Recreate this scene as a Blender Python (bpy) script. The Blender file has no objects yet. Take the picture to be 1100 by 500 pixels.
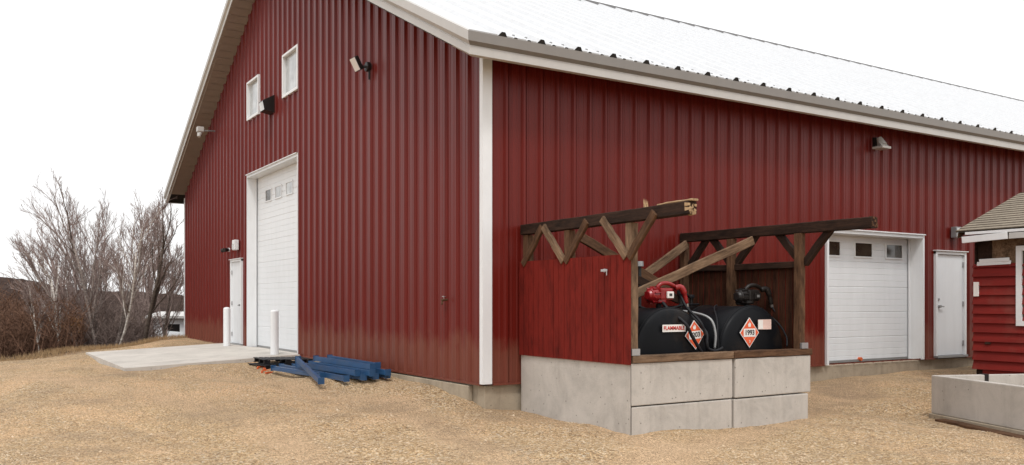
import bpy, bmesh, math, random
from mathutils import Vector, Matrix, noise
random.seed(7)
S = bpy.context.scene
COL = S.collection
R_ = math.radians
PI = math.pi

# ------------------------------------------------------------------ camera frame
CAM = Vector((-5.97, -10.19, 1.12))
YAW = math.atan2(0.533, 0.846)
RV = Vector((math.cos(YAW), -math.sin(YAW), 0)); FV = Vector((math.sin(YAW), math.cos(YAW), 0))
def cam_ld(x, y):
    d = Vector((x - CAM.x, y - CAM.y, 0)); return d.dot(RV), d.dot(FV)
def at(px, dep, z=0.0):
    """place on the land: picture column -> direction, plus distance from the viewpoint"""
    p = CAM + RV * ((px - 550) / 936.0 * dep) + FV * dep
    return Vector((p.x, p.y, z))

# ------------------------------------------------------------------ materials
def new_mat(name):
    m = bpy.data.materials.new(name); m.use_nodes = True
    nt = m.node_tree; b = nt.nodes['Principled BSDF']
    return m, nt, b
def N(nt, t, **kw):
    n = nt.nodes.new(t)
    for k, v in kw.items():
        if k in n.inputs: n.inputs[k].default_value = v
        else: setattr(n, k, v)
    return n
def coords(nt, scale=(1,1,1), kind='Object'):
    tc = N(nt, 'ShaderNodeTexCoord'); mp = N(nt, 'ShaderNodeMapping')
    mp.inputs['Scale'].default_value = scale
    nt.links.new(tc.outputs[kind], mp.inputs['Vector']); return mp.outputs['Vector']
def noise_n(nt, vec, scale, detail=6, rough=0.6, dist=0.0):
    n = N(nt, 'ShaderNodeTexNoise'); n.inputs['Scale'].default_value = scale
    n.inputs['Detail'].default_value = detail; n.inputs['Roughness'].default_value = rough
    n.inputs['Distortion'].default_value = dist
    nt.links.new(vec, n.inputs['Vector']); return n.outputs['Fac']
def ramp(nt, fac, stops):
    r = N(nt, 'ShaderNodeValToRGB'); e = r.color_ramp.elements
    while len(e) < len(stops): e.new(0.5)
    for i, (p, c) in enumerate(stops):
        e[i].position = p; e[i].color = (c[0], c[1], c[2], 1) if hasattr(c, '__len__') else (c, c, c, 1)
    nt.links.new(fac, r.inputs['Fac']); return r.outputs['Color']
def mix(nt, fac, a, b, mode='MIX'):
    m = N(nt, 'ShaderNodeMix'); m.data_type = 'RGBA'; m.blend_type = mode
    for k, v in ((0, fac), (6, a), (7, b)):
        if hasattr(v, 'is_linked') or hasattr(v, 'links'): nt.links.new(v, m.inputs[k])
        elif k == 0: m.inputs[0].default_value = v
        else: m.inputs[k].default_value = (v[0], v[1], v[2], 1)
    return m.outputs[2]
def bump(nt, b, h, strength=0.3, dist=0.02):
    n = N(nt, 'ShaderNodeBump'); n.inputs['Strength'].default_value = strength; n.inputs['Distance'].default_value = dist
    nt.links.new(h, n.inputs['Height']); nt.links.new(n.outputs['Normal'], b.inputs['Normal'])

def paint_mat(name, col, rough=0.45, var=0.12, streak=(1.5,1.5,0.25), spec=0.5, dirt=(0.2,0.16,0.12), dirt_amt=0.25, bmp=0.0):
    m, nt, b = new_mat(name)
    v = coords(nt, streak); f = noise_n(nt, v, 3.0, 8, 0.65)
    c0 = [c*(1-var) for c in col]; c1 = [min(1, c*(1+var)) for c in col]
    c = ramp(nt, f, [(0.3, c0), (0.7, c1)])
    v2 = coords(nt, (1,1,1)); f2 = noise_n(nt, v2, 1.3, 8, 0.7)
    d = ramp(nt, f2, [(0.5, 0.0), (0.8, dirt_amt)])
    c = mix(nt, d, c, dirt)
    nt.links.new(c, b.inputs['Base Color'])
    r = ramp(nt, f, [(0.2, rough*0.85), (0.8, min(1, rough*1.2))]); nt.links.new(r, b.inputs['Roughness'])
    b.inputs['Specular IOR Level'].default_value = spec
    if bmp: bump(nt, b, noise_n(nt, coords(nt), 40, 4), bmp, 0.004)
    return m

def siding_mat(name, col, rough):
    """red painted steel: faint vertical run-off streaks, a splashed band of dust near the ground"""
    m, nt, b = new_mat(name)
    v = coords(nt, (6,6,0.12)); f = noise_n(nt, v, 2.2, 8, 0.7)
    c = ramp(nt, f, [(0.25, [x*0.78 for x in col]), (0.75, [x*1.18 for x in col])])
    f3 = noise_n(nt, coords(nt, (0.35,0.35,0.2)), 1.0, 4)
    c = mix(nt, ramp(nt, f3, [(0.4, 0.0), (0.75, 0.35)]), c, (col[0]*1.1, col[1]*1.6, col[2]*1.6))
    tc = N(nt, 'ShaderNodeTexCoord'); sp = N(nt, 'ShaderNodeSeparateXYZ'); nt.links.new(tc.outputs['Object'], sp.inputs[0])
    f4 = noise_n(nt, coords(nt, (3,3,1.5)), 1.5, 6)
    mm = N(nt, 'ShaderNodeMath', operation='MULTIPLY_ADD'); nt.links.new(f4, mm.inputs[0]); mm.inputs[1].default_value = -0.9; nt.links.new(sp.outputs['Z'], mm.inputs[2])
    c = mix(nt, ramp(nt, mm.outputs[0], [(0.0, 0.16), (0.25, 0.0)]), c, (0.34, 0.22, 0.14))
    nt.links.new(c, b.inputs['Base Color'])
    nt.links.new(ramp(nt, f, [(0.2, rough*0.85), (0.8, rough*1.2)]), b.inputs['Roughness'])
    b.inputs['Specular IOR Level'].default_value = 0.26
    bump(nt, b, noise_n(nt, coords(nt, (1,1,0.4)), 2.2, 3), 0.25, 0.02)
    return m

def wood_mat(name, dark, light, rough=0.8, knots=True):
    m, nt, b = new_mat(name)
    v = coords(nt, (0.9, 9, 9)); f = noise_n(nt, v, 4, 10, 0.7, 0.6)
    c = ramp(nt, f, [(0.28, dark), (0.5, [(a+q)/2 for a, q in zip(dark, light)]), (0.72, light)])
    f2 = noise_n(nt, coords(nt, (1.2, 4, 4)), 2.5, 6, 0.7)
    c = mix(nt, ramp(nt, f2, [(0.45, 0.0), (0.72, 0.75)]), c, [x*0.35 for x in dark])
    nt.links.new(c, b.inputs['Base Color']); b.inputs['Roughness'].default_value = rough; b.inputs['Specular IOR Level'].default_value = 0.15
    bump(nt, b, f, 0.6, 0.008); return m

def concrete_mat(name, col, scale=1.0, stain=0.5, lines=False):
    m, nt, b = new_mat(name)
    f = noise_n(nt, coords(nt), 1.7*scale, 10, 0.68, 0.4)
    c = ramp(nt, f, [(0.28, [x*0.72 for x in col]), (0.5, col), (0.75, [min(1, x*1.18) for x in col])])
    f2 = noise_n(nt, coords(nt, (3, 3, 0.35)), 2.0, 8, 0.7)
    c = mix(nt, ramp(nt, f2, [(0.52, 0.0), (0.8, stain)]), c, (col[0]*0.45, col[1]*0.42, col[2]*0.38))
    f3 = noise_n(nt, coords(nt), 55, 3)
    c = mix(nt, ramp(nt, f3, [(0.62, 0.0), (0.72, 0.5)]), c, [x*0.55 for x in col])
    pv = N(nt, 'ShaderNodeTexVoronoi'); pv.inputs['Scale'].default_value = 9; nt.links.new(coords(nt), pv.inputs['Vector'])
    c = mix(nt, ramp(nt, pv.outputs['Distance'], [(0.05, 0.8), (0.11, 0.0)]), c, [x*0.3 for x in col])
    tc = N(nt, 'ShaderNodeTexCoord'); sp = N(nt, 'ShaderNodeSeparateXYZ'); nt.links.new(tc.outputs['Object'], sp.inputs[0])
    nt.links.new(c, b.inputs['Base Color']); b.inputs['Roughness'].default_value = 0.88
    b.inputs['Specular IOR Level'].default_value = 0.25
    mx = N(nt, 'ShaderNodeMath', operation='ADD'); nt.links.new(f, mx.inputs[0]); nt.links.new(f3, mx.inputs[1])
    bump(nt, b, mx.outputs[0], 0.35, 0.008); return m

def plain(name, col, rough=0.5, metal=0.0, var=0.1, spec=0.5, scale=6):
    m, nt, b = new_mat(name)
    f = noise_n(nt, coords(nt), scale, 6, 0.6)
    nt.links.new(ramp(nt, f, [(0.3, [x*(1-var) for x in col]), (0.7, [min(1, x*(1+var)) for x in col])]), b.inputs['Base Color'])
    b.inputs['Roughness'].default_value = rough; b.inputs['Metallic'].default_value = metal
    b.inputs['Specular IOR Level'].default_value = spec; return m

M = {}
M['red_gable'] = siding_mat('red_painted_steel', (0.130, 0.0108, 0.0070), 0.36)
M['red_plank'] = wood_mat('red_stained_planks', (0.140, 0.0125, 0.008), (0.185, 0.016, 0.0105), 0.85)
M['red_clap'] = paint_mat('red_painted_clapboard', (0.175, 0.0105, 0.007), 0.65, 0.18, (0.4,0.4,4), 0.3)
M['white_trim'] = paint_mat('white_painted_steel', (0.74, 0.75, 0.76), 0.4, 0.05, dirt_amt=0.12)
M['white_door'] = paint_mat('white_door_skin', (0.72, 0.74, 0.76), 0.38, 0.04, dirt_amt=0.08)
M['taupe'] = paint_mat('taupe_eave_trim', (0.205, 0.19, 0.175), 0.5, 0.06, dirt_amt=0.15)
M['taupe_light'] = paint_mat('light_stone_trim', (0.47, 0.455, 0.435), 0.45, 0.05, dirt_amt=0.1)
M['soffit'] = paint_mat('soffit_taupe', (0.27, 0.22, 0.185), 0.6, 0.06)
M['roof'] = paint_mat('white_steel_roof', (0.56, 0.57, 0.585), 0.45, 0.05, (0.3,3,3), 0.5, dirt_amt=0.08)
M['black'] = plain('black_rubber', (0.012, 0.012, 0.013), 0.6)
M['tank'] = paint_mat('black_tank_enamel', (0.006, 0.0065, 0.008), 0.4, 0.2, (1,1,1), 0.12, dirt=(0.16,0.10,0.06), dirt_amt=0.2)
M['ridge'] = plain('ridge_cap_steel', (0.17, 0.17, 0.175), 0.5)
M['conc'] = concrete_mat('cast_concrete', (0.47, 0.435, 0.395), stain=.35)
M['conc_dark'] = concrete_mat('old_foundation_concrete', (0.36, 0.30, 0.225), 2.0, 0.7)
M['conc_apron'] = concrete_mat('broomed_concrete_slab', (0.50, 0.465, 0.42), 0.6, 0.3)
M['timber'] = wood_mat('weathered_timber', (0.050, 0.023, 0.013), (0.175, 0.095, 0.052))
M['timber_dark'] = wood_mat('charred_dark_timber', (0.014, 0.009, 0.007), (0.055, 0.028, 0.018))
M['timber_fresh'] = wood_mat('freshly_split_timber', (0.30, 0.18, 0.09), (0.60, 0.44, 0.27))
M['timber_pale'] = wood_mat('pale_sawn_timber', (0.085, 0.048, 0.029), (0.29, 0.19, 0.118))
M['inner'] = wood_mat('brown_inner_boards', (0.020, 0.008, 0.005), (0.085, 0.030, 0.014))
M['blue'] = paint_mat('blue_rack_enamel', (0.016, 0.068, 0.165), 0.42, 0.2, (2,2,2), 0.5, dirt=(0.10,0.11,0.12), dirt_amt=0.5)
M['black_plastic'] = plain('black_plastic', (0.012, 0.012, 0.014), 0.5, spec=.2)
M['orange'] = plain('orange_enamel', (0.55, 0.10, 0.02), 0.5)
M['sign_orange'] = plain('placard_orange', (0.72, 0.11, 0.035), 0.45)
M['sign_white'] = plain('label_white', (0.76, 0.73, 0.70), 0.45, var=0.05)
M['sign_faded'] = plain('faded_label_pink', (0.70, 0.50, 0.44), 0.5, var=0.2, scale=4)
M['sign_black'] = plain('print_black', (0.03, 0.03, 0.03), 0.5)
M['sign_red'] = plain('print_red', (0.5, 0.03, 0.02), 0.5)
M['pump_red'] = plain('pump_red_enamel', (0.24, 0.008, 0.010), 0.25, var=0.2)
M['steel'] = plain('galvanised_steel', (0.45, 0.45, 0.46), 0.4, 0.8)
M['grey_cast'] = plain('grey_cast_metal', (0.28, 0.28, 0.28), 0.45, 0.4)
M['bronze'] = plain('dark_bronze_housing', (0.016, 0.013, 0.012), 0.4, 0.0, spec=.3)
def glassy(name, col):
    m, nt, b = new_mat(name)
    f = noise_n(nt, coords(nt), 3, 4)
    nt.links.new(ramp(nt, f, [(0.3, [x*0.7 for x in col]), (0.7, [x*1.3 for x in col])]), b.inputs['Base Color'])
    b.inputs['Roughness'].default_value = 0.07; b.inputs['Specular IOR Level'].default_value = 0.8; return m
M['glass'] = glassy('window_glass', (0.42, 0.44, 0.45))
M['glass_brown'] = glassy('door_glass_dark', (0.05, 0.04, 0.03))
M['lens'] = glassy('lamp_lens', (0.55, 0.56, 0.56))

def shingle_mat():
    m, nt, b = new_mat('asphalt_shingles')
    v = coords(nt, (1,1,1))
    br = N(nt, 'ShaderNodeTexBrick'); br.offset = 0.5
    br.inputs['Scale'].default_value = 1.0; br.inputs['Brick Width'].default_value = 0.30; br.inputs['Row Height'].default_value = 0.135
    br.inputs['Mortar Size'].default_value = 0.006
    br.inputs['Color1'].default_value = (0.27,0.225,0.17,1); br.inputs['Color2'].default_value = (0.17,0.14,0.105,1); br.inputs['Mortar'].default_value = (0.05,0.042,0.035,1)
    nt.links.new(v, br.inputs['Vector'])
    f = noise_n(nt, v, 30, 4); c = mix(nt, 0.55, br.outputs['Color'], ramp(nt, f, [(0.3, (0.17,0.14,0.105)), (0.7, (0.31,0.26,0.195))]))
    nt.links.new(c, b.inputs['Base Color']); b.inputs['Roughness'].default_value = 0.92
    bump(nt, b, br.outputs['Fac'], -0.5, 0.01); return m
M['shingle'] = shingle_mat()

def gravel_mat():
    m, nt, b = new_mat('crushed_gravel')
    v = coords(nt)
    big = noise_n(nt, v, 0.22, 6, 0.6, 0.6)
    mid = noise_n(nt, v, 1.6, 8, 0.7)
    vs = coords(nt, (1.0, 0.45, 1)); streak = noise_n(nt, vs, 0.55, 6, 0.62, 1.2)
    vo = N(nt, 'ShaderNodeTexVoronoi'); vo.inputs['Scale'].default_value = 36; nt.links.new(v, vo.inputs['Vector'])
    vo2 = N(nt, 'ShaderNodeTexVoronoi'); vo2.inputs['Scale'].default_value = 70; nt.links.new(v, vo2.inputs['Vector'])
    sep = N(nt, 'ShaderNodeSeparateColor'); nt.links.new(vo.outputs['Color'], sep.inputs[0])
    stones = ramp(nt, sep.outputs[0], [(0.0, (0.190,0.113,0.058)), (0.2, (0.400,0.262,0.139)), (0.55, (0.628,0.435,0.244)), (0.85, (0.723,0.558,0.363)), (1.0, (0.780,0.694,0.557))])
    sand = ramp(nt, mid, [(0.3, (0.438,0.284,0.152)), (0.7, (0.685,0.475,0.270))])
    k = ramp(nt, big, [(0.36, 0.1), (0.62, 0.55)])
    c = mix(nt, k, stones, sand)
    c = mix(nt, ramp(nt, streak, [(0.46, 0.0), (0.62, 0.55)]), c, (0.723,0.475,0.278))
    tk = N(nt, 'ShaderNodeAttribute'); tk.attribute_name = 'track'
    c = mix(nt, tk.outputs['Fac'], c, ramp(nt, mid, [(0.3, (0.548,0.371,0.224)), (0.7, (0.700,0.494,0.309))]))
    gr = noise_n(nt, coords(nt, (1,1,1)), 0.5, 7, 0.72, 0.4)
    c = mix(nt, ramp(nt, gr, [(0.48, 0.0), (0.66, 0.75)]), c, (0.356,0.257,0.168))
    sep2 = N(nt, 'ShaderNodeSeparateColor'); nt.links.new(vo2.outputs['Color'], sep2.inputs[0])
    c = mix(nt, 0.8, c, ramp(nt, sep2.outputs[1], [(0.0, 0.6), (1.0, 1.38)]), 'MULTIPLY')
    # leaf litter and dead grass beyond the edge of the yard
    at_ = N(nt, 'ShaderNodeAttribute'); at_.attribute_name = 'wild'
    lf = noise_n(nt, v, 6, 8, 0.75)
    litter = ramp(nt, lf, [(0.3, (0.035,0.022,0.014)), (0.55, (0.10,0.062,0.035)), (0.8, (0.20,0.13,0.07))])
    c = mix(nt, at_.outputs['Fac'], c, litter)
    nt.links.new(c, b.inputs['Base Color']); b.inputs['Roughness'].default_value = 0.95; b.inputs['Specular IOR Level'].default_value = 0.15
    a1 = N(nt, 'ShaderNodeMath', operation='MULTIPLY_ADD'); nt.links.new(vo.outputs['Distance'], a1.inputs[0]); a1.inputs[1].default_value = -1.0; nt.links.new(mid, a1.inputs[2])
    a2 = N(nt, 'ShaderNodeMath', operation='MULTIPLY_ADD'); nt.links.new(vo2.outputs['Distance'], a2.inputs[0]); a2.inputs[1].default_value = -0.4; nt.links.new(a1.outputs[0], a2.inputs[2])
    bump(nt, b, a2.outputs[0], 1.0, 0.045); return m
M['gravel'] = gravel_mat()
def stone_mat():
    m, nt, b = new_mat('loose_stone')
    f = noise_n(nt, coords(nt), 9, 4, 0.8)
    nt.links.new(ramp(nt, f, [(0.3, (0.16,0.11,0.075)), (0.42, (0.40,0.28,0.17)), (0.58, (0.56,0.43,0.29)), (0.75, (0.70,0.62,0.52))]), b.inputs['Base Color'])
    b.inputs['Roughness'].default_value = 0.9; return m
M['stone'] = stone_mat()
def bark(name, c0, c1, c2=None):
    m, nt, b = new_mat(name)
    f = noise_n(nt, coords(nt, (3,3,8)), 2.5, 6, 0.7)
    st = [(0.35, c0), (0.6, c1)]
    nt.links.new(ramp(nt, f, st), b.inputs['Base Color']); b.inputs['Roughness'].default_value = 0.9; b.inputs['Specular IOR Level'].default_value = 0.2
    return m
M['birch'] = bark('birch_bark', (0.24,0.20,0.17), (0.66,0.62,0.57))
M['greybark'] = bark('grey_bark', (0.11,0.085,0.075), (0.32,0.27,0.24))
M['darkbark'] = bark('dark_bark', (0.05,0.037,0.03), (0.13,0.10,0.08))
M['twig'] = bark('bare_twigs', (0.15,0.105,0.093), (0.31,0.24,0.215))
M['brush'] = bark('brown_brush', (0.06,0.032,0.022), (0.19,0.105,0.068))
M['brush_grey'] = bark('grey_brush', (0.09,0.064,0.055), (0.20,0.15,0.13))
M['rust_leaf'] = bark('rusty_leaves', (0.13,0.055,0.02), (0.27,0.14,0.05))
def hill_mat():
    m, nt, b = new_mat('bare_woodland_hill')
    f = noise_n(nt, coords(nt, (1,1,2)), 0.12, 9, 0.75)
    nt.links.new(ramp(nt, f, [(0.3, (0.035,0.026,0.024)), (0.6, (0.075,0.053,0.045)), (0.8, (0.11,0.082,0.07))]), b.inputs['Base Color'])
    b.inputs['Roughness'].default_value = 1.0; b.inputs['Specular IOR Level'].default_value = 0.0; bump(nt, b, f, 1.0, 2.0); return m
M['hill'] = hill_mat()

# ------------------------------------------------------------------ object helpers
WM = {}
def tagit(o, label=None, cat=None, group=None, kind=None):
    if label: o['label'] = label
    if cat: o['category'] = cat
    if group: o['group'] = group
    if kind: o['kind'] = kind
    return o
def thing(name, label, cat, loc=(0,0,0), group=None):
    o = bpy.data.objects.new(name, None); COL.objects.link(o); o.location = loc
    o.empty_display_size = 0.3
    WM[o.name] = Matrix.Translation(Vector(loc)); return tagit(o, label, cat, group)
def link(name, me, mats, parent=None, mw=None, smooth=False):
    """me is authored in the frame of mw (world if None)"""
    o = bpy.data.objects.new(name, me); COL.objects.link(o)
    for m in (mats if isinstance(mats, (list, tuple)) else [mats]): me.materials.append(m)
    mw = mw or Matrix.Identity(4)
    WM[o.name] = mw
    if parent is not None:
        o.parent = parent; o.matrix_parent_inverse = Matrix.Identity(4)
        o.matrix_basis = WM[parent.name].inverted() @ mw
    else: o.matrix_basis = mw
    if smooth:
        for p in me.polygons: p.use_smooth = True
    return o
class MB:
    def __init__(s): s.v = []; s.f = []; s.m = []
    def quad(s, a, b, c, d, mi=0):
        n = len(s.v); s.v += [tuple(a), tuple(b), tuple(c), tuple(d)]; s.f.append((n,n+1,n+2,n+3)); s.m.append(mi)
    def poly(s, pts, mi=0):
        n = len(s.v); s.v += [tuple(p) for p in pts]; s.f.append(tuple(range(n, n+len(pts)))); s.m.append(mi)
    def box(s, x0, x1, y0, y1, z0, z1, mi=0, jit=0.0, ch=0.0, mo=None):
        bm = bmesh.new(); bmesh.ops.create_cube(bm, size=1)
        for v in bm.verts:
            v.co = Vector(((x0+x1)/2 + v.co.x*(x1-x0), (y0+y1)/2 + v.co.y*(y1-y0), (z0+z1)/2 + v.co.z*(z1-z0)))
            if jit: v.co += Vector([random.uniform(-jit, jit) for _ in range(3)])
        if ch: bmesh.ops.bevel(bm, geom=bm.edges[:], offset=ch, segments=2, affect='EDGES', profile=0.6)
        s.addbm(bm, mi, mo)
    def addbm(s, bm, mi=0, mo=None):
        n = len(s.v); bm.verts.index_update()
        s.v += [tuple(mo @ v.co) if mo else tuple(v.co) for v in bm.verts]
        for f in bm.faces: s.f.append(tuple(n+v.index for v in f.verts)); s.m.append(mi)
        bm.free()
    def cyl(s, p0, p1, r0, r1=None, seg=16, mi=0, caps=True, ch=0.0):
        r1 = r0 if r1 is None else r1
        p0 = Vector(p0); p1 = Vector(p1); d = (p1-p0); L = d.length; q = d.to_track_quat('Z', 'Y').to_matrix()
        prof = [(r0, 0), (r1, L)] if not ch else [(r0-ch, 0), (r0-ch*0.3, ch*0.3), (r0, ch), (r1, L-ch), (r1-ch*0.3, L-ch*0.3), (r1-ch, L)]
        n = len(s.v)
        for (r, h) in prof:
            for k in range(seg):
                a = 2*PI*k/seg; s.v.append(tuple(p0 + q @ Vector((r*math.cos(a), r*math.sin(a), h))))
        for j in range(len(prof)-1):
            for k in range(seg):
                a = n+j*seg+k; b = n+j*seg+(k+1) % seg
                s.f.append((a, b, b+seg, a+seg)); s.m.append(mi)
        if caps:
            s.f.append(tuple(n+k for k in reversed(range(seg)))); s.m.append(mi)
            m_ = n+(len(prof)-1)*seg; s.f.append(tuple(m_+k for k in range(seg))); s.m.append(mi)
    def tube(s, pts, rad, seg=8, mi=0):
        pts = [Vector(p) for p in pts]; rs = rad if isinstance(rad, (list, tuple)) else [rad]*len(pts)
        n = len(s.v); up = Vector((0.13, 0.31, 0.94))
        for i, p in enumerate(pts):
            d = (pts[min(i+1, len(pts)-1)] - pts[max(i-1, 0)]).normalized()
            a = d.cross(up)
            if a.length < 1e-3: a = d.cross(Vector((1,0,0)))
            a.normalize(); c = d.cross(a)
            for k in range(seg):
                t = 2*PI*k/seg; s.v.append(tuple(p + (a*math.cos(t) + c*math.sin(t))*rs[i]))
        for i in range(len(pts)-1):
            for k in range(seg):
                a = n+i*seg+k; b = n+i*seg+(k+1) % seg; s.f.append((a, b, b+seg, a+seg)); s.m.append(mi)
        s.f.append(tuple(n+k for k in reversed(range(seg)))); s.m.append(mi)
        m_ = n+(len(pts)-1)*seg; s.f.append(tuple(m_+k for k in range(seg))); s.m.append(mi)
    def build(s, name, mats, parent=None, mw=None, smooth=False, local_origin=None):
        me = bpy.data.meshes.new(name)
        v = s.v
        if local_origin is not None:
            lo = Vector(local_origin); v = [tuple(Vector(p)-lo) for p in v]; mw = Matrix.Translation(lo)
        me.from_pydata(v, [], s.f)
        for i, p in enumerate(me.polygons): p.material_index = s.m[i]
        me.update()
        return link(name, me, mats, parent, mw, smooth)
def spline(pts, n=8):
    pts = [Vector(p) for p in pts]; out = []
    P = [pts[0]*2-pts[1]] + pts + [pts[-1]*2-pts[-2]]
    for i in range(1, len(P)-2):
        for k in range(n):
            t = k/n
            out.append(0.5*((2*P[i]) + (-P[i-1]+P[i+1])*t + (2*P[i-1]-5*P[i]+4*P[i+1]-P[i+2])*t*t + (-P[i-1]+3*P[i]-3*P[i+1]+P[i+2])*t**3))
    out.append(pts[-1]); return out
def text_mesh(name, body, size, mw, mat, parent, extrude=0.002, bold=False):
    cu = bpy.data.curves.new(name, 'FONT'); cu.body = body; cu.size = size; cu.align_x = 'CENTER'; cu.align_y = 'CENTER'; cu.extrude = extrude
    if bold: cu.offset = size*0.02
    t = bpy.data.objects.new(name, cu); COL.objects.link(t)
    me = bpy.data.meshes.new_from_object(t.evaluated_get(bpy.context.evaluated_depsgraph_get()))
    bpy.data.objects.remove(t); bpy.data.curves.remove(cu); me.name = name; me.materials.clear()
    return link(name, me, mat, parent, mw)
def timber(name, p0, p1, w, h, mat, parent=None, roll=0.0, broken=0, mats=None, sag=0.0):
    """sawn timber with its grain along its own x axis; broken=1 splinters the far end"""
    p0 = Vector(p0); p1 = Vector(p1); d = p1-p0; L = d.length
    q = d.to_track_quat('X', 'Z').to_matrix().to_4x4() @ Matrix.Rotation(roll, 4, 'X')
    mw = Matrix.Translation(p0) @ q
    b = MB(); n = 7; rings = []
    for i in range(n+1):
        x = L*i/n
        j = lambda: random.uniform(-0.004, 0.004)
        c = 0.008; W = w/2; H = h/2
        ring = [(-W+c,-H),(W-c,-H),(W,-H+c),(W,H-c),(W-c,H),(-W+c,H),(-W,H-c),(-W,-H+c)]
        o1, o2 = j(), j()
        rings.append([(x+0*j(), a+o1, k+o2) for a, k in ring])
    base = len(b.v)
    for r in rings: b.v += r
    for i in range(n):
        for k in range(8):
            a = base+i*8+k; e = base+i*8+(k+1) % 8; b.f.append((a, a+8, e+8, e)); b.m.append(0)
    b.f.append(tuple(base+k for k in range(8))); b.m.append(0)
    b.f.append(tuple(base+n*8+k for k in reversed(range(8)))); b.m.append(0)
    if broken:
        for _ in range(16):
            y = random.uniform(-w/2, w/2)*0.85; z = random.uniform(-h/2, h/2)*0.85; l = random.uniform(0.05, 0.26)*broken
            t = random.uniform(0.008, 0.022)
            tip = (L+l, y+random.uniform(-.02,.02), z+random.uniform(-.02,.03))
            q0 = [(L-0.05, y-t, z-t), (L-0.05, y+t, z-t), (L-0.05, y+t, z+t), (L-0.05, y-t, z+t)]
            q1 = [(L+l*0.6, y-t*.7, z-t*.7), (L+l*.6, y+t*.7, z-t*.7), (L+l*.6, y+t*.7, z+t*.7), (L+l*.6, y-t*.7, z+t*.7)]
            for k in range(4):
                b.quad(q0[k], q0[(k+1) % 4], q1[(k+1) % 4], q1[k], 1); b.poly([q1[k], q1[(k+1) % 4], tip], 1)
    return b.build(name, [mat] + (mats or [M['timber_fresh']]), parent, mw)

# ------------------------------------------------------------------ terrain
CP = [((-6,-10),-.50),((-2,-8),-.50),((2,-6),-.5),((6,-6),-.60),((5.5,-3),-.55),((9,-4),-.40),((.5,-2.5),-.40),((3.7,-2.6),-.43),((.5,-.1),-.38),((.5,-1.2),-.39),((.2,-.6),-.37),
      ((2,-3.2),-.47),((0,-.1),-.34),((-.2,.5),-.19),((0,1.6),-.09),((0,3.5),-.075),((0,6),-.08),((-1.5,2),-.25),((-2,5),-.22),((-3.5,7.3),-.155),((-3.6,13),-.15),((-1.7,7.2),-.09),
      ((-.1,7.5),-.06),((0,16),.0),((0,18.6),.02),((-3,18),-.2),((-7,12),-.45),((-5.7,15.6),-.5),((-10,8),-.6),((-8,20),-.6),((-7.6,13.6),-.68),((-9,16),-.75),((-4.6,13.2),-.27),((-8,6),-.46),((-5,0),-.42),((-10,0),-.50),((-14,4),-.46),
      ((6,-.6),-.28),((8,-.3),-.24),((10,-.2),-.21),((12,0),-.2),((20,-2),-.2),((30,0),-.2),((9,-2),-.30),((6,-1.5),-.4),((15,-15),-.5),((-20,-20),-.6),((-25,0),-.6),((0,-25),-.6)]
def smooth(a, b, x):
    t = max(0.0, min(1.0, (x-a)/(b-a))); return t*t*(3-2*t)
def edge_dep(lat):
    # where the yard breaks away to the wooded slope, as distance from the viewpoint
    pts = [(-60, 26), (-22, 22), (-13.5, 22.4), (-10.8, 25.6), (-9.0, 31), (-7, 36), (10, 60), (60, 90)]
    if lat <= pts[0][0]: return pts[0][1]
    for (a, d0), (b, d1) in zip(pts, pts[1:]):
        if lat <= b: return d0 + (d1-d0)*(lat-a)/(b-a)
    return pts[-1][1]
def on_ground(px, py):
    dep = 936*1.62/(py-325.0); q = at(px, dep); return (q.x, q.y)
TRACKS = [[on_ground(*q) for q in L] for L in ([(-60,402),(60,406),(250,424),(420,452),(560,520)], [(-60,412),(0,418),(180,446),(300,480),(360,540)],
          [(120,396),(300,408),(480,428),(700,480),(800,540)], [(760,480),(900,440),(960,405)], [(640,520),(860,450),(930,402)])]
def track_at(x, y):
    best = 0.0
    for L in TRACKS:
        for (ax, ay), (bx, by) in zip(L, L[1:]):
            dx, dy = bx-ax, by-ay; t = max(0, min(1, ((x-ax)*dx+(y-ay)*dy)/(dx*dx+dy*dy)))
            d = math.hypot(x-ax-t*dx, y-ay-t*dy) + 0.16*noise.noise(Vector((x*1.3, y*1.3, 2)))
            best = max(best, 1-smooth(.10, .42, d))
    return best*(0.55+0.45*smooth(-.3, .3, noise.noise(Vector((x*.5, y*.5, 12)))))
def ground(x, y, detail=True):
    s = w = 0.0
    for (px, py), z in CP:
        d2 = (x-px)**2 + (y-py)**2 + 0.15; k = 1/(d2*d2); s += k*z; w += k
    h = s/w
    lat, dep = cam_ld(x, y)
    over = dep - edge_dep(lat); wild = 0.0
    if over > -1.5:
        over += noise.noise(Vector((x*0.5, y*0.5, 0)))*0.7
        wild = smooth(-0.4, 0.5, over + noise.noise(Vector((x*1.7, y*1.7, 4)))*0.5)
        h -= 2.1*smooth(0.0, 14, over) + 0.006*max(0, min(over, 100)-14)
    if detail:
        h += 0.022*noise.noise(Vector((x*0.45, y*0.45, 1.7))) + 0.012*noise.noise(Vector((x*1.6, y*1.6, 9)))
        if dep < 16 and y < 6:
            q = (x*0.55 + y*0.83) + 0.8*noise.noise(Vector((x*.15, y*.15, 3)))
            h += (0.02*math.sin(q*3.4) + 0.01*math.sin(q*9.1 + 2*noise.noise(Vector((x*.4, y*.4, 6)))))*smooth(18, 9, dep)*smooth(-.25, .25, noise.noise(Vector((x*.22, y*.22, 8))))
    if 0.15 < x < 40 and 0.15 < y < 18.6: h = min(h, -0.2)
    return h, wild
def axis(c, n=150, mx=900, a=6.0):
    b = math.asinh(mx/a); return [c + a*math.sinh(b*(i-n)/n) for i in range(2*n+1)]
gx = axis(-2.5); gy = axis(-3.0)
me = bpy.data.meshes.new('ground'); vs = []; wl = []
tl = []
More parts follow.
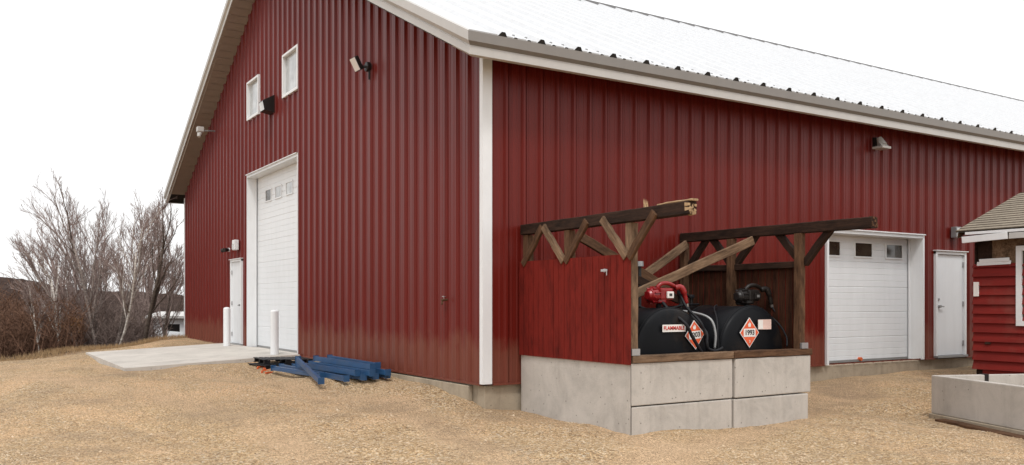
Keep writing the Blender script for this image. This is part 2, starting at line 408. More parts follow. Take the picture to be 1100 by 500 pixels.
for y in gy:
    for x in gx:
        h, wd = ground(x, y); k = track_at(x, y) if (abs(x) < 25 and abs(y) < 25) else 0.0
        tl.append(k*(1-wd)); vs.append((x, y, h - 0.022*k)); wl.append(wd)
nx = len(gx); fs = [(j*nx+i, j*nx+i+1, (j+1)*nx+i+1, (j+1)*nx+i) for j in range(len(gy)-1) for i in range(nx-1)]
me.from_pydata(vs, [], fs); att = me.attributes.new('wild', 'FLOAT', 'POINT'); att.data.foreach_set('value', wl); att = me.attributes.new('track', 'FLOAT', 'POINT'); att.data.foreach_set('value', tl)
g = link('ground', me, M['gravel'], smooth=True); tagit(g, 'tan crushed gravel yard with faint wheel ruts', 'ground', kind='structure')

# loose stones lying on the gravel
b = MB(); rs = random.Random(3)
for _ in range(38000):
    dep = 7.2 + 15*rs.random()**1.7; lat = rs.uniform(-0.62, 0.62)*dep
    p = CAM + RV*lat + FV*dep
    if p.x > -0.1 and p.y > -0.1: continue
    if 0.5 < p.x < 3.9 and p.y > -2.5: continue
    if -3.6 < p.x and p.y > 7.2: continue
    if noise.noise(Vector((p.x*.35, p.y*.35, 5))) < -0.12 and rs.random() < 0.75: continue
    if rs.random() < track_at(p.x, p.y)*1.1: continue
    z, _w = ground(p.x, p.y)
    r = rs.uniform(0.006, 0.0135)*(1.0 if rs.random() < .96 else 1.9)
    n = len(b.v); a0 = rs.uniform(0, 6.28)
    for k in range(4):
        a = a0 + k*PI/2; q = r*rs.uniform(.7, 1.35); b.v.append((p.x+q*math.cos(a), p.y+q*math.sin(a), z+rs.uniform(-.002,.004)))
    b.v.append((p.x+rs.uniform(-.4,.4)*r, p.y+rs.uniform(-.4,.4)*r, z+r*rs.uniform(.5, .95)))
    for k in range(4): b.f.append((n+k, n+(k+1) % 4, n+4)); b.m.append(0)
o = b.build('loose_gravel', M['stone']); tagit(o, 'loose tan and grey stones scattered over the gravel yard', 'gravel', kind='stuff')

# wooded ridge far away
def ridge(name, y0px, dep0, pxs, mat, depth):
    vs = []; nxx = 170; nyy = 14
    for j in range(nyy+1):
        for i in range(nxx+1):
            px = pxs[0] + (pxs[1]-pxs[0])*i/nxx; t = j/nyy; dep = dep0 + depth*t
            p = at(px, dep)
            top = y0px(px); H = (325-top)/936.0*(dep0+depth*0.62) + 1.1
            prof = math.sin(min(1, t/0.62)*PI/2) if t < 0.62 else 1-0.3*(t-0.62)
            z = -5 + (H+5)*prof + (noise.noise(Vector((p.x*.05, p.y*.05, 1)))*1.0 + noise.noise(Vector((p.x*.25, p.y*.25, 2)))*1.2)*prof
            vs.append((p.x, p.y, z))
    me = bpy.data.meshes.new(name)
    me.from_pydata(vs, [], [(j*(nxx+1)+i, j*(nxx+1)+i+1, (j+1)*(nxx+1)+i+1, (j+1)*(nxx+1)+i) for j in range(nyy) for i in range(nxx)])
    return link(name, me, mat)
def skyline(px):
    pts = [(-600, 305), (-150, 288), (0, 299), (40, 302), (62, 310), (110, 313), (200, 319), (600, 322), (1400, 316)]
    for (a, u), (c, w) in zip(pts, pts[1:]):
        if px <= c: return u + (w-u)*(px-a)/(c-a)
    return pts[-1][1]
o = ridge('hills', skyline, 230, (-600, 1400), M['hill'], 200); tagit(o, 'low dark brown wooded ridge on the skyline', 'hills', kind='structure')

# ------------------------------------------------------------------ trees
def grow(b, tw, p, d, L, r, lev, rnd, maxlev, droop=0.0, spread=0.55, twigr=0.005, up=0.15):
    """one limb and its forks; thick wood goes to b, fine twigs to tw"""
    n = 4 if lev < 2 else 3; pts = [p.copy()]; dd = d.copy()
    for i in range(n):
        dd = (dd + Vector((rnd.uniform(-1,1), rnd.uniform(-1,1), rnd.uniform(-.6,.8)+up))*0.13).normalized()
        pts.append(pts[-1] + dd*(L/n))
    r1 = max(r*0.55, twigr*0.6); rad = [r + (r1-r)*i/n for i in range(n+1)]
    (b if lev < 2 else tw).tube(pts, rad, 6 if lev == 0 else (4 if lev == 1 else 3))
    if lev >= maxlev: return
    k = {0: 10, 1: 7, 2: 5, 3: 3}[lev]
    for i in range(k):
        t = (0.30 if lev == 0 else 0.2) + 0.75*(i+rnd.random())/k
        f = t*n; j = min(int(f), n-1); q = pts[j].lerp(pts[j+1], f-j)
        ax = Vector((rnd.uniform(-1,1), rnd.uniform(-1,1), rnd.uniform(-.3,.3))).normalized()
        ang = rnd.uniform(0.35, 0.85)*spread*1.6
        nd = (Matrix.Rotation(ang, 3, ax) @ dd); nd.z += up; nd.normalize()
        grow(b, tw, q, nd, L*rnd.uniform(0.36, 0.58)*(1.15-0.4*t), max(rad[j]*0.5, twigr), lev+1, rnd, maxlev, droop, spread, twigr, up)
TREEGRP = 'bare trees on the slope beyond the yard'
def tree(name, label, px, dep, toppx, lean, mat, seed, r=0.10, stems=1, spread=0.55, maxlev=4):
    rnd = random.Random(seed); base = at(px, dep); gz, _ = ground(base.x, base.y, False); base.z = gz - 0.1
    H = (325-toppx)/936*dep + 1.12 - gz
    t = thing(name, label, 'tree', base, TREEGRP)
    tb = MB(); tw = MB()
    for s in range(stems):
        l = lean + (s-(stems-1)/2)*0.26
        d = (Vector((0,0,1)) + RV*l + FV*rnd.uniform(-.12,.12)).normalized()
        grow(tb, tw, base + RV*(s-(stems-1)/2)*0.18, d, H*0.78*rnd.uniform(.88, 1), r*rnd.uniform(.8,1), 0, rnd, maxlev, 0, spread)
    tb.build('trunk', mat, t, smooth=True, local_origin=base); tw.build('crown', M['twig'], t, local_origin=base)
tree('birch_tree', 'white trunked birch standing nearly upright before the brown brush, left of the wood', 66, 28, 262, -0.06, M['birch'], 11, 0.055, 1, .5)
tree('bare_tree', 'grey bare tree leaning far out to the left over the brush', 102, 30, 234, -0.44, M['greybark'], 12, 0.07, 1, .5)
tree('bare_tree', 'grey bare tree leaning slightly left in the middle of the clump', 104, 31, 222, -0.24, M['greybark'], 22, 0.07, 1, .5)
tree('bare_tree', 'tallest grey bare tree, upright at the heart of the clump', 112, 30, 210, 0.0, M['greybark'], 23, 0.075, 2, .5)
tree('birch_tree', 'pale birch whose thin trunk leans right towards the dark trunked tree', 124, 27.5, 222, 0.26, M['birch'], 13, 0.05, 1)
tree('bare_tree', 'dark thick trunked bare tree standing upright left of the pale cabin', 153, 29, 214, 0.05, M['darkbark'], 14, 0.085, 1, 0.5)
tree('bare_tree', 'slender dark bare tree right in front of the pale cabin', 179, 31, 248, 0.0, M['darkbark'], 15, 0.04, 1, 0.4)
tree('birch_tree', 'short thin white birch with forked stem, leftmost of all the trees', 42, 27, 300, 0.0, M['birch'], 16, 0.04, 1, 0.4)
tree('bare_tree', 'pinkish grey bare tree behind the left side of the clump', 86, 39, 232, -0.05, M['twig'], 17, 0.09, 2, .5)
tree('bare_tree', 'wide bare tree with many thin forks behind the middle of the clump', 128, 40, 216, 0.03, M['twig'], 18, 0.09, 3, .5)
tree('bare_tree', 'bushy bare tree close against the far corner of the barn', 170, 38, 232, 0.05, M['twig'], 19, 0.08, 2, .5)

def brush(name, label, n, pxr, depr, hpx, mat, seed, kind=True):
    rnd = random.Random(seed); b = MB()
    for _ in range(n):
        px = rnd.uniform(*pxr); dep = rnd.uniform(*depr); p = at(px, dep); gz, _w = ground(p.x, p.y, False)
        if (p.x > -0.5 and p.y < 20): continue
        if px > 155 and dep > 38: continue
        p.z = gz-0.05; H = max(0.5, ((325-hpx(px))/936*dep + 1.1 - gz)*rnd.uniform(0.45, 1.06))
        if px > 155: H *= 0.55
        d = Vector((rnd.uniform(-.4,.4), rnd.uniform(-.4,.4), 1)).normalized(); pts = [p.copy()]
        for i in range(4):
            d = (d + Vector((rnd.uniform(-.22,.22), rnd.uniform(-.22,.22), .05))).normalized(); pts.append(pts[-1]+d*H/4)
        r = rnd.uniform(.010, .022); b.tube(pts, [r, r*.85, r*.7, r*.5, r*.3], 3)
        for k in range(9):
            j = rnd.randint(1, 3); q = pts[j].lerp(pts[j+1], rnd.random()); e = Vector((rnd.uniform(-1,1), rnd.uniform(-1,1), rnd.uniform(.1,1.1))).normalized()*H*rnd.uniform(.12,.3)
            m_ = q + e*.5 + Vector((rnd.uniform(-.06,.06), 0, .04)); b.tube([q, m_, q+e], [r*.55, r*.45, r*.3], 3)
    o = b.build(name, mat); tagit(o, label, 'brush', kind='stuff'); return o
brush('brush', 'dense reddish brown brush along the edge of the yard', 1300, (-60, 80), (26.5, 40), lambda x: 316+7*math.sin(x*.11), M['brush'], 21)
brush('thicket', 'grey brown thicket of thin bare stems under the trees', 1300, (45, 158), (29.5, 42), lambda x: 330+8*math.sin(x*.09), M['brush_grey'], 22)
def leafy(name, label, px, dep, zc, w, h, mat, seed, n=700):
    rnd = random.Random(seed); p = at(px, dep); gz, _ = ground(p.x, p.y, False); p.z = gz
    t = thing(name, label, 'shrub', p); b = MB(); s = MB()
    for k in range(7):
        e = p + Vector((rnd.uniform(-w,w)*.6, rnd.uniform(-w,w)*.6, zc-gz+rnd.uniform(-h,h)*.5)); s.tube([p, p.lerp(e, .5)+Vector((.05,.02,.1)), e], [.02,.014,.006], 4)
    for _ in range(n):
        c = Vector((rnd.gauss(0,w*.45), rnd.gauss(0,w*.45), rnd.gauss(0,h*.4))) + Vector((p.x, p.y, zc)); a = Vector((rnd.uniform(-1,1),rnd.uniform(-1,1),rnd.uniform(-1,1))).normalized()*.05; e = a.orthogonal()*.7
        b.quad(c-a, c-e, c+a, c+e)
    s.build('stem', M['brush'], t, local_origin=p); b.build('foliage', mat, t, local_origin=p)
leafy('shrub', 'small shrub still holding rusty orange leaves beside the leaning birch', 76, 30, 0.35, .5, .28, M['rust_leaf'], 31, 420)
leafy('shrub', 'low rust brown leafy shrub at the far left edge of the yard', 8, 25.5, -0.9, .8, .4, M['rust_leaf'], 32, 500)
# dead grass fringe along the yard edge
b = MB(); rs = random.Random(8)
for _ in range(9000):
    lat = rs.uniform(-17, -8.5); dep = edge_dep(lat) + rs.gauss(0.5, 0.6); p = CAM + RV*lat + FV*dep; z, _w = ground(p.x, p.y, False)
    h = rs.uniform(.04, .16); dx, dy = rs.uniform(-.05,.05), rs.uniform(-.05,.05)
    b.poly([(p.x-.006, p.y, z), (p.x+.006, p.y, z), (p.x+dx, p.y+dy, z+h)])
M['straw'] = bark('dead_grass', (0.22,0.14,0.07), (0.42,0.29,0.16))
o = b.build('dead_grass', M['straw']); tagit(o, 'fringe of dead tan grass at the edge of the gravel', 'grass', kind='stuff')

# pale cabin beyond the slope
p = at(186, 46); pz = ground(p.x, p.y, False)[0]
t = thing('cabin', 'small pale grey cabin with a dark opening seen beyond the trees beside the barn', 'cabin', (p.x, p.y, pz))
mw = Matrix.Translation((p.x, p.y, pz)) @ Matrix.Rotation(-YAW, 4, 'Z')
b = MB(); zt = 0.42-pz
b.box(-1.15, -.55, 0, 3, 0, zt); b.box(.35, 2.6, 0, 3, 0, zt); b.box(-.55, .35, 0, 3, zt-.45, zt); b.box(-.55, .35, 2.5, 3, 0, zt-.45)
b.build('wall', M['white_trim'], t, mw)
b = MB(); b.poly([(-1.35,-.35,zt-.02),(2.8,-.35,zt-.02),(2.8,1.5,zt+.2),(-1.35,1.5,zt+.2)]); b.poly([(-1.35,3.3,zt-.02),(2.8,3.3,zt-.02),(2.8,1.5,zt+.2),(-1.35,1.5,zt+.2)][::-1])
b.quad((-1.35,-.35,zt-.02),(-1.35,-.35,zt-.14),(2.8,-.35,zt-.14),(2.8,-.35,zt-.02))
b.build('roof', M['taupe_light'], t, mw)
b = MB(); b.box(-.55, .35, .1, .16, 0, zt-.45); b.build('door', M['bronze'], t, mw)
b = MB(); b.poly([(-.9,-.5,.2),(.9,-.5,.2),(.9,-.1,zt-.9),(-.3,-.1,zt-.8)]); b.box(-.9,.9,-.52,-.4,0,.9); b.build('tarpaulin', M['white_door'], t, mw)

# ------------------------------------------------------------------ the barn
W = 18.7; LB = 42.0; EO = 0.50; RO = 0.50; ZE = 4.57; PITCH = 0.5
barn = thing('metal_barn', 'large red ribbed steel barn with white roof, white corner trim and roll-up doors', 'barn', (0,0,0))
def roofz(y): return ZE + PITCH*(min(y, W-y) + EO)
def profile(L, pitch=0.305, base=.040, top=.018, hgt=.038):
    pts = []; u = 0.06
    while u < L:
        for du, d in ((-base-.001, 0), (-base, 0), (-top, hgt), (top, hgt), (base, 0), (base+.002, -.014), (base+.013, -.014), (base+.015, 0), (pitch*.28, 0), (pitch*.30, .005), (pitch*.37, .005), (pitch*.39, 0), (pitch*.61, 0), (pitch*.63, .005), (pitch*.70, .005), (pitch*.72, 0)):
            if 0 < u+du < L: pts.append((u+du, d))
        u += pitch
    pts = [(0, 0)] + pts + [(L, 0)]; pts.sort(); return pts
def siding(name, L, place, topf, openings, z0, parent, mat, pitch=0.305):
    pr = profile(L, pitch)
    def dep(u):
        for (a, d0), (c, d1) in zip(pr, pr[1:]):
            if a <= u <= c: return d0 + (d1-d0)*(u-a)/max(1e-9, c-a)
        return 0
    us = sorted(set([p[0] for p in pr] + [e for o in openings for e in o[:2]] + [W/2 if L > 18 and L < 19 else 0.0]))
    us = [u for i, u in enumerate(us) if i == 0 or u-us[i-1] > 1e-4]
    b = MB()
    for a, c in zip(us, us[1:]):
        m_ = (a+c)/2; cuts = sorted([(o[2], o[3]) for o in openings if o[0] < m_ < o[1]]); z = z0; segs = []
        for lo, hi in cuts:
            if lo > z: segs.append((z, lo, False))
            z = max(z, hi)
        segs.append((z, None, True)); da, dc = dep(a), dep(c)
        for lo, hi, tp in segs:
            ta, tc_ = (topf(a), topf(c)) if tp else (hi, hi)
            b.quad(place(a, da, lo), place(c, dc, lo), place(c, dc, tc_), place(a, da, ta))
    return b.build(name, mat, parent)
BD = (7.62, 11.48, 0.0, 4.28)    # big roll-up door in the gable (y0,y1,z0,z1)
MD = (12.0, 13.05, 0.05, 2.22)   # walk door in the gable
GW = [(7.66, 8.64, 5.62, 6.50), (10.52, 11.46, 5.62, 6.50)]
gable = siding('gable_wall', W, lambda u, d, z: (-d, u, z), lambda u: roofz(u)-0.12, [BD, MD] + GW, 0.0, barn, M['red_gable'], .343)
RD = (7.05, 9.98, 0.02, 2.42)    # roll-up door in the long wall (x0,x1,z0,z1)
RM = (10.36, 11.42, 0.04, 2.14)
side = siding('side_wall', LB, lambda u, d, z: (u, -d, z), lambda u: roofz(0)-.12, [RD, RM], 0.0, barn, M['red_gable'], .288)
siding('back_wall', LB, lambda u, d, z: (u, W+d, z), lambda u: ZE-.1, [], 0.0, barn, M['red_gable'], 0.61)
siding('end_wall', W, lambda u, d, z: (LB+d, u, z), lambda u: roofz(u)-.12, [], 0.0, barn, M['red_gable'], 0.61)
b = MB(); b.box(0.03, LB-.03, 0.03, W-.03, -0.9, -0.015, ch=0.01); b.build('foundation', M['conc_dark'], barn)
b = MB(); b.box(-0.05, 0.028, 0.35, 7.5, -0.55, -0.035, ch=.01); b.build('footing', M['conc_dark'], barn)
# corner trims (L-shaped, folded)
def corner_trim(x, y, sx, sy, top, w=0.15, wy=.07):
    b = MB(); o = 0.042
    xx = sorted((x - sx*o, x + sx*w)); yy = sorted((y - sy*o, y + sy*wy))
    b.box(xx[0], xx[1], min(y-sy*o, y-sy*(o-.012)), max(y-sy*o, y-sy*(o-.012)), 0.01, top)
    b.box(min(x-sx*o, x-sx*(o-.012)), max(x-sx*o, x-sx*(o-.012)), yy[0]+(.0125 if sy > 0 else 0), yy[1]-(0 if sy > 0 else .0125), 0.01, top)
    b.build('corner_trim', M['white_trim'], barn)
corner_trim(0, 0, 1, 1, 4.50, 0.105, .045); corner_trim(0, W, 1, -1, 4.42)
corner_trim(LB, 0, -1, 1, 4.42); corner_trim(LB, W, -1, -1, 4.42)
for (xa, xb, ya, yb) in ((.13, RD[0]-.05, -.045, 0), (RD[1]+.05, RM[0]-.02, -.045, 0), (RM[1]+.02, LB, -.045, 0), (-.045, 0, .05, BD[0]-.05), (-.045, 0, MD[1]+.02, W-.13)):
    b = MB(); b.box(xa, xb, ya, yb, -.012, .012); b.build('base_trim', M['red_gable'], barn)

# roof: front slope with its tall ribs, back slope plain
rf = MB(); NL = math.hypot(1, PITCH); nrm = Vector((0, -PITCH/NL, 1/NL))
def slope_pt(x, s, h, side=1):
    y = -EO-0.05 + s; z = ZE - 0.05*PITCH + PITCH*s + 0.03
    q = Vector((x, y, z)) + nrm*h
    return (q.x, q.y if side > 0 else W - q.y, q.z)
x0 = -RO-0.04; x1 = LB+RO; SL = W/2+EO+0.05
prof = [(x0, 0.0)]; x = x0+0.50
while x < x1:
    prof += [(x-.070, 0), (x-.026, .055), (x+.026, .055), (x+.070, 0)]
    for q in (0.2, 0.41): prof += [(x+q-.035, 0), (x+q-.018, .016), (x+q+.018, .016), (x+q+.035, 0)]
    x += 0.61
prof = [p for p in prof if p[0] < x1] + [(x1, 0)]
for sd in (1, -1):
    for (a, ha), (c, hc) in zip(prof, prof[1:]):
        q = [slope_pt(a, 0, ha, sd), slope_pt(c, 0, hc, sd), slope_pt(c, SL, hc, sd), slope_pt(a, SL, ha, sd)]
        rf.quad(*(q if sd > 0 else q[::-1]))
    rf.quad(slope_pt(x0, 0, -.02, sd), slope_pt(x1, 0, -.02, sd), slope_pt(x1, SL, -.02, sd), slope_pt(x0, SL, -.02, sd))
    x = x0+0.50
    while x < x1-.1:
        rf.poly([slope_pt(x-.068, -0.004, -.002, sd), slope_pt(x+.068, -0.004, -.002, sd), slope_pt(x+.026, -0.004, .054, sd), slope_pt(x-.026, -0.004, .054, sd)], 1)  # black caps paint the dark inside the hollow rib ends
        x += 0.61
for k in range(int(LB/0.61)):     # fastener heads near the eave
    for q in (.12, .3, .5):
        c = Vector(slope_pt(x0+.5+k*.61+q, .22, .0)); rf.box(c.x-.016, c.x+.016, c.y-.016, c.y+.016, c.z-.005, c.z+.014, 2)
roof = rf.build('roof', [M['roof'], M['black'], M['grey_cast']], barn)
b = MB(); rz = ZE+PITCH*(W/2+EO)+0.10
for xa, xb in ((x0, x1),):
    b.quad((xa, W/2-.20, rz-.10+.02), (xb, W/2-.20, rz-.10+.02), (xb, W/2, rz+.01), (xa, W/2, rz+.01)); b.quad((xa, W/2, rz+.01), (xb, W/2, rz+.01), (xb, W/2+.2, rz-.08), (xa, W/2+.2, rz-.08))
b.quad((x0, W/2-.205, rz-.075), (x0, W/2-.205, rz-.20), (x1, W/2-.205, rz-.20), (x1, W/2-.205, rz-.075))
b.build('ridge_cap', M['ridge'], roof)
# moulded eave and rake trim, mitred at the corner: (outward, drop, material)
PR = [(0.02, 0.03, 0), (0.055, 0.0, 0), (0.055, -0.125, 0), (0.0, -0.165, 0), (0.0, -0.175, 1), (0.012, -0.185, 1), (0.012, -0.285, 1), (-0.06, -0.29, 1), (-0.06, -0.27, 1)]
b = MB()
for (o0, d0, m0), (o1, d1, m1) in zip(PR, PR[1:]):
    b.quad((-RO-o0, -EO-o0, ZE+d0), (-RO-o1, -EO-o1, ZE+d1), (LB+RO+o1, -EO-o1, ZE+d1), (LB+RO+o0, -EO-o0, ZE+d0), m1)
    b.quad((-RO-o0, W+EO+o0, ZE+d0), (-RO-o1, W+EO+o1, ZE+d1), (LB+RO+o1, W+EO+o1, ZE+d1), (LB+RO+o0, W+EO+o0, ZE+d0), m1)
b.build('eave_trim', [M['taupe'], M['taupe_light']], barn)
zr = ZE + PITCH*(W/2+EO)
for xx, sg in ((-RO, -1), (LB+RO, 1)):
    for ys, yo in ((-EO, -1), (W+EO, 1)):
        b = MB()
        for (o0, d0, m0), (o1, d1, m1) in zip(PR, PR[1:]):
            b.quad((xx+sg*o0, ys+yo*o0, ZE+d0), (xx+sg*o1, ys+yo*o1, ZE+d1), (xx+sg*o1, W/2, zr+d1), (xx+sg*o0, W/2, zr+d0), 0)
        b.build('rake_trim', [M['taupe_light']], barn)
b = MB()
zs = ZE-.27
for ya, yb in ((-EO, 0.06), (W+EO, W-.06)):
    b.quad((-RO, ya, zs), (LB+RO, ya, zs), (LB+RO, yb, roofz(yb)-.27), (-RO, yb, roofz(yb)-.27), 1)  # eave soffit coloured near-black to deepen the shade on the wall below
for xx0, xx1 in ((-RO, 0.05), (LB-.05, LB+RO)):
    for ya, yb in ((0.0, W/2), (W, W/2)):
        n = 40
        for i in range(n):   # V-groove boards of the rake soffit
            a = ya+(yb-ya)*i/n; c = ya+(yb-ya)*(i+1)/n; e = (c-a)*.02
            za, zc = roofz(a)-.27-.03, roofz(c)-.27-.03
            b.quad((xx0, a+e, za+abs(e)*.5), (xx1, a+e, za+abs(e)*.5), (xx1, c-e, zc-abs(e)*.5), (xx0, c-e, zc-abs(e)*.5))
        b.quad((xx0, ya, roofz(ya)-.27), (xx1, ya, roofz(ya)-.27), (xx1, yb, roofz(yb)-.27), (xx0, yb, roofz(yb)-.27))
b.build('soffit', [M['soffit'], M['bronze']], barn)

# roll-up doors: sectional panel with ribs, lites, deep white jambs
def rollup(name, place, w, z0, z1, recess, npan, lites, litez, glass, parent, jw=0.10, litew=.42, hw=.08):
    """place(u, inward, z): u from 0 to w"""
    b = MB(); iw = w
    n = npan*4; H = z1-z0-.004
    for i in range(n):
        za = z0+H*i/n; zb = z0+H*(i+1)/n; g = .010 if i % 4 == 3 else .006
        for (p, q, dp, dq) in ((za, zb-g*2, 0, 0), (zb-g*2, zb-g, 0, g), (zb-g, zb, g, 0)):
            b.quad(place(.03, recess+dp, p), place(iw-.03, recess+dp, p), place(iw-.03, recess+dq, q), place(.03, recess+dq, q))
    pan = b.build(name, M['white_door'], parent)
    b = MB()   # jambs, head and outer flange
    f = .052
    for a, c in ((0, 0.03), (w-.03, w)):
        b.quad(place(a if a == 0 else w, -f, z0), place(a if a == 0 else w, recess+.05, z0), place(a if a == 0 else w, recess+.05, z1), place(a if a == 0 else w, -f, z1))
    for s, e in ((-jw, 0.0), (w, w+jw)):
        b.quad(place(s, -f, z0), place(e, -f, z0), place(e, -f, z1), place(s, -f, z1)); 
        k = s if s < 0 else e
        b.quad(place(k, -f, z0), place(k, 0, z0), place(k, 0, z1+hw), place(k, -f, z1+hw))
    b.quad(place(-jw, -f, z1), place(w+jw, -f, z1), place(w+jw, -f, z1+hw), place(-jw, -f, z1+hw))
    b.quad(place(-jw, -f-.03, z1+hw), place(w+jw, -f-.03, z1+hw), place(w+jw, 0, z1+hw+.012), place(-jw, 0, z1+hw+.012))
    b.quad(place(-jw, -f-.03, z1+hw), place(w+jw, -f-.03, z1+hw), place(w+jw, -f-.03, z1+hw-.02), place(-jw, -f-.03, z1+hw-.02))
    b.quad(place(0, -f, z1-.002), place(w, -f, z1-.002), place(w, recess+.05, z1-.002), place(0, recess+.05, z1-.002))
    for s, e in ((.0, .05), (w-.05, w)):   # guide tracks
        b.quad(place(s, recess-.03, z0), place(e, recess-.03, z0), place(e, recess-.03, z1-.003), place(s, recess-.03, z1-.003))
    b.build('door_jamb', M['white_trim'], pan)
    b = MB(); b.quad(place(.05, recess-.012, z0), place(w-.05, recess-.012, z0), place(w-.05, recess-.012, z0+.045), place(.05, recess-.012, z0+.045))
    b.quad(place(.05, recess-.012, z0+.045), place(w-.05, recess-.012, z0+.045), place(w-.05, recess, z0+.046), place(.05, recess, z0+.046)); b.build('bottom_seal', M['grey_cast'], pan)
    for k, u in enumerate(lites):
        b = MB(); h = .25; wv = litew
        b.quad(place(u, recess-.008, litez), place(u+wv, recess-.008, litez), place(u+wv, recess-.008, litez+h), place(u, recess-.008, litez+h)); 
        lt = b.build('door_window', M[glass[k]], pan)
        b = MB(); t = .028; o = recess-.020
        for (a, c, e, f2) in ((u-t, u+wv+t, litez-t, litez), (u-t, u+wv+t, litez+h, litez+h+t), (u-t, u, litez, litez+h), (u+wv, u+wv+t, litez, litez+h)):
            b.quad(place(a, o, e), place(c, o, e), place(c, o, f2), place(a, o, f2))
            b.quad(place(a, o, e), place(c, o, e), place(c, o+.02, e), place(a, o+.02, e)); b.quad(place(a, o, e), place(a, o, f2), place(a, o+.02, f2), place(a, o+.02, e))
        b.build('window_frame', M['white_trim'], lt)
    return pan
pan = rollup('roll_up_door', lambda u, i, z: (i, BD[0]+.03+u, z), BD[1]-BD[0]-.06, .02, BD[3]-.10, .20, 8, [.25, 1.05, 1.85, 2.62], 3.55, ['glass', 'glass', 'glass', 'glass_brown'], barn, .03)
pan['label'] = 'tall white roll-up door with deep jambs in the gable wall'
pan = rollup('roll_up_door', lambda u, i, z: (RD[0]+.055+u, i, z), RD[1]-RD[0]-.11, .0, RD[3]-.05, .26, 5, [.19, 1.14, 2.09], 1.99, ['glass_brown']*3, barn, .05, .50)
pan['label'] = 'lower white roll-up door with dark windows in the long side wall'
b = MB(); b.cyl((RD[0]+1.32, .26, .05), (RD[0]+1.32, .20, .05), .035, seg=12); b.cyl((RD[0]+1.38, .27, .035), (RD[0]+1.26, .27, .035), .02, seg=8); b.build('lock_tag', M['orange'], pan)

def walkdoor(place, w, z0, z1, hinge_hi, parent, label):
    b = MB(); z1d = z1-.06
    def bx(mb, u0, u1, i0, i1, a, c):
        P = [place(u0,i0,a), place(u1,i1,c)]; lo = [min(p[k] for p in P) for k in range(3)]; hi = [max(p[k] for p in P) for k in range(3)]
        mb.box(lo[0], hi[0], lo[1], hi[1], lo[2], hi[2], ch=.003)
    bx(b, .06, w-.06, -.012, .03, z0+.02, z1d); d = b.build('entry_door', M['white_door'], parent); d['label'] = label
    b = MB(); bx(b, 0, .058, -.055, .04, z0, z1-.003); bx(b, w-.058, w, -.055, .04, z0, z1-.003); bx(b, .0, w, -.052, .04, z1-.057, z1); bx(b, -.03, w+.03, -.085, 0, z1+.003, z1+.02)
    b.build('door_frame', M['white_trim'], d)
    b = MB(); bx(b, .0, w, -.09, .03, z0-.03, z0+.015); b.build('threshold', M['grey_cast'], d)
    hu = w-.14 if not hinge_hi else .14
    b = MB(); b.cyl(place(hu, -.012, z0+1.0), place(hu, -.07, z0+1.0), .028, seg=12); b.cyl(place(hu, -.065, z0+1.0), place(hu+(.11 if hinge_hi else -.11), -.065, z0+.995), .011, seg=8); b.build('handle', M['grey_cast'], d)
    b = MB(); b.cyl(place(hu, -.012, z0+1.14), place(hu, -.03, z0+1.14), .024, seg=12); b.build('lock', M['grey_cast'], d)
    for hz in (.25, 1.05, 1.85):
        b = MB(); hh = w-.062 if hinge_hi else .062
        b.cyl(place(hh, -.028, z0+hz-.05), place(hh, -.028, z0+hz+.05), .012, seg=8); bx(b, hh-.03, hh+.03, -.024, -.013, z0+hz-.05, z0+hz+.05); b.build('hinge', M['steel'], d)
walkdoor(lambda u, i, z: (i, MD[0]+u, z), MD[1]-MD[0], MD[2], MD[3], True, barn, 'white steel entry door beside the tall roll-up door')
walkdoor(lambda u, i, z: (RM[0]+u, i, z), RM[1]-RM[0], RM[2], RM[3], True, barn, 'pale grey steel entry door in the long side wall')
for (a, c, e, f) in GW:
    b = MB(); b.quad((.02, a, e), (.02, c, e), (.02, c, f), (.02, a, f)); w_ = b.build('window', M['glass'], barn)
    b = MB()
    for (y0, y1, z0, z1) in ((a-.03, c+.03, f-.02, f+.03), (a-.03, c+.03, e-.03, e+.03), (a-.03, a+.03, e+.03, f-.02), (c-.03, c+.03, e+.03, f-.02)): b.box(-.055, .04, y0, y1, z0, z1, ch=.004)
    b.build('window_frame', M['white_trim'], w_)

# ------------------------------------------------------------------ fixtures on the barn walls (things of their own)
def rotm(loc, rz=0, rx=0): return Matrix.Translation(Vector(loc)) @ Matrix.Rotation(rz, 4, 'Z') @ Matrix.Rotation(rx, 4, 'X')
# black box light between the gable windows
c = Vector((-.03, 9.45, 5.60)); t = thing('wall_light', 'black box wall light with pale lens between the two gable windows', 'wall light', c)
b = MB(); b.poly([(-.26,-.17,.05),(-.26,.17,.05),(0,.17,.20),(0,-.17,.20)]); b.poly([(-.26,-.17,.05),(-.22,-.17,-.16),(0,-.17,-.2),(0,-.17,.2)]); b.poly([(-.26,.17,.05),(0,.17,.2),(0,.17,-.2),(-.22,.17,-.16)]); b.quad((0,-.17,-.2),(0,.17,-.2),(-.22,.17,-.16),(-.22,-.17,-.16)); b.quad((-.26,-.17,.05),(-.26,.17,.05),(-.26,.17,.025),(-.26,-.17,.025))
b.build('housing', M['bronze'], t, Matrix.Translation(c))
b = MB(); b.quad((-.262,-.15,.03),(-.262,.15,.03),(-.226,.15,-.15),(-.226,-.15,-.15)); b.build('lens', M['lens'], t, Matrix.Translation(c))
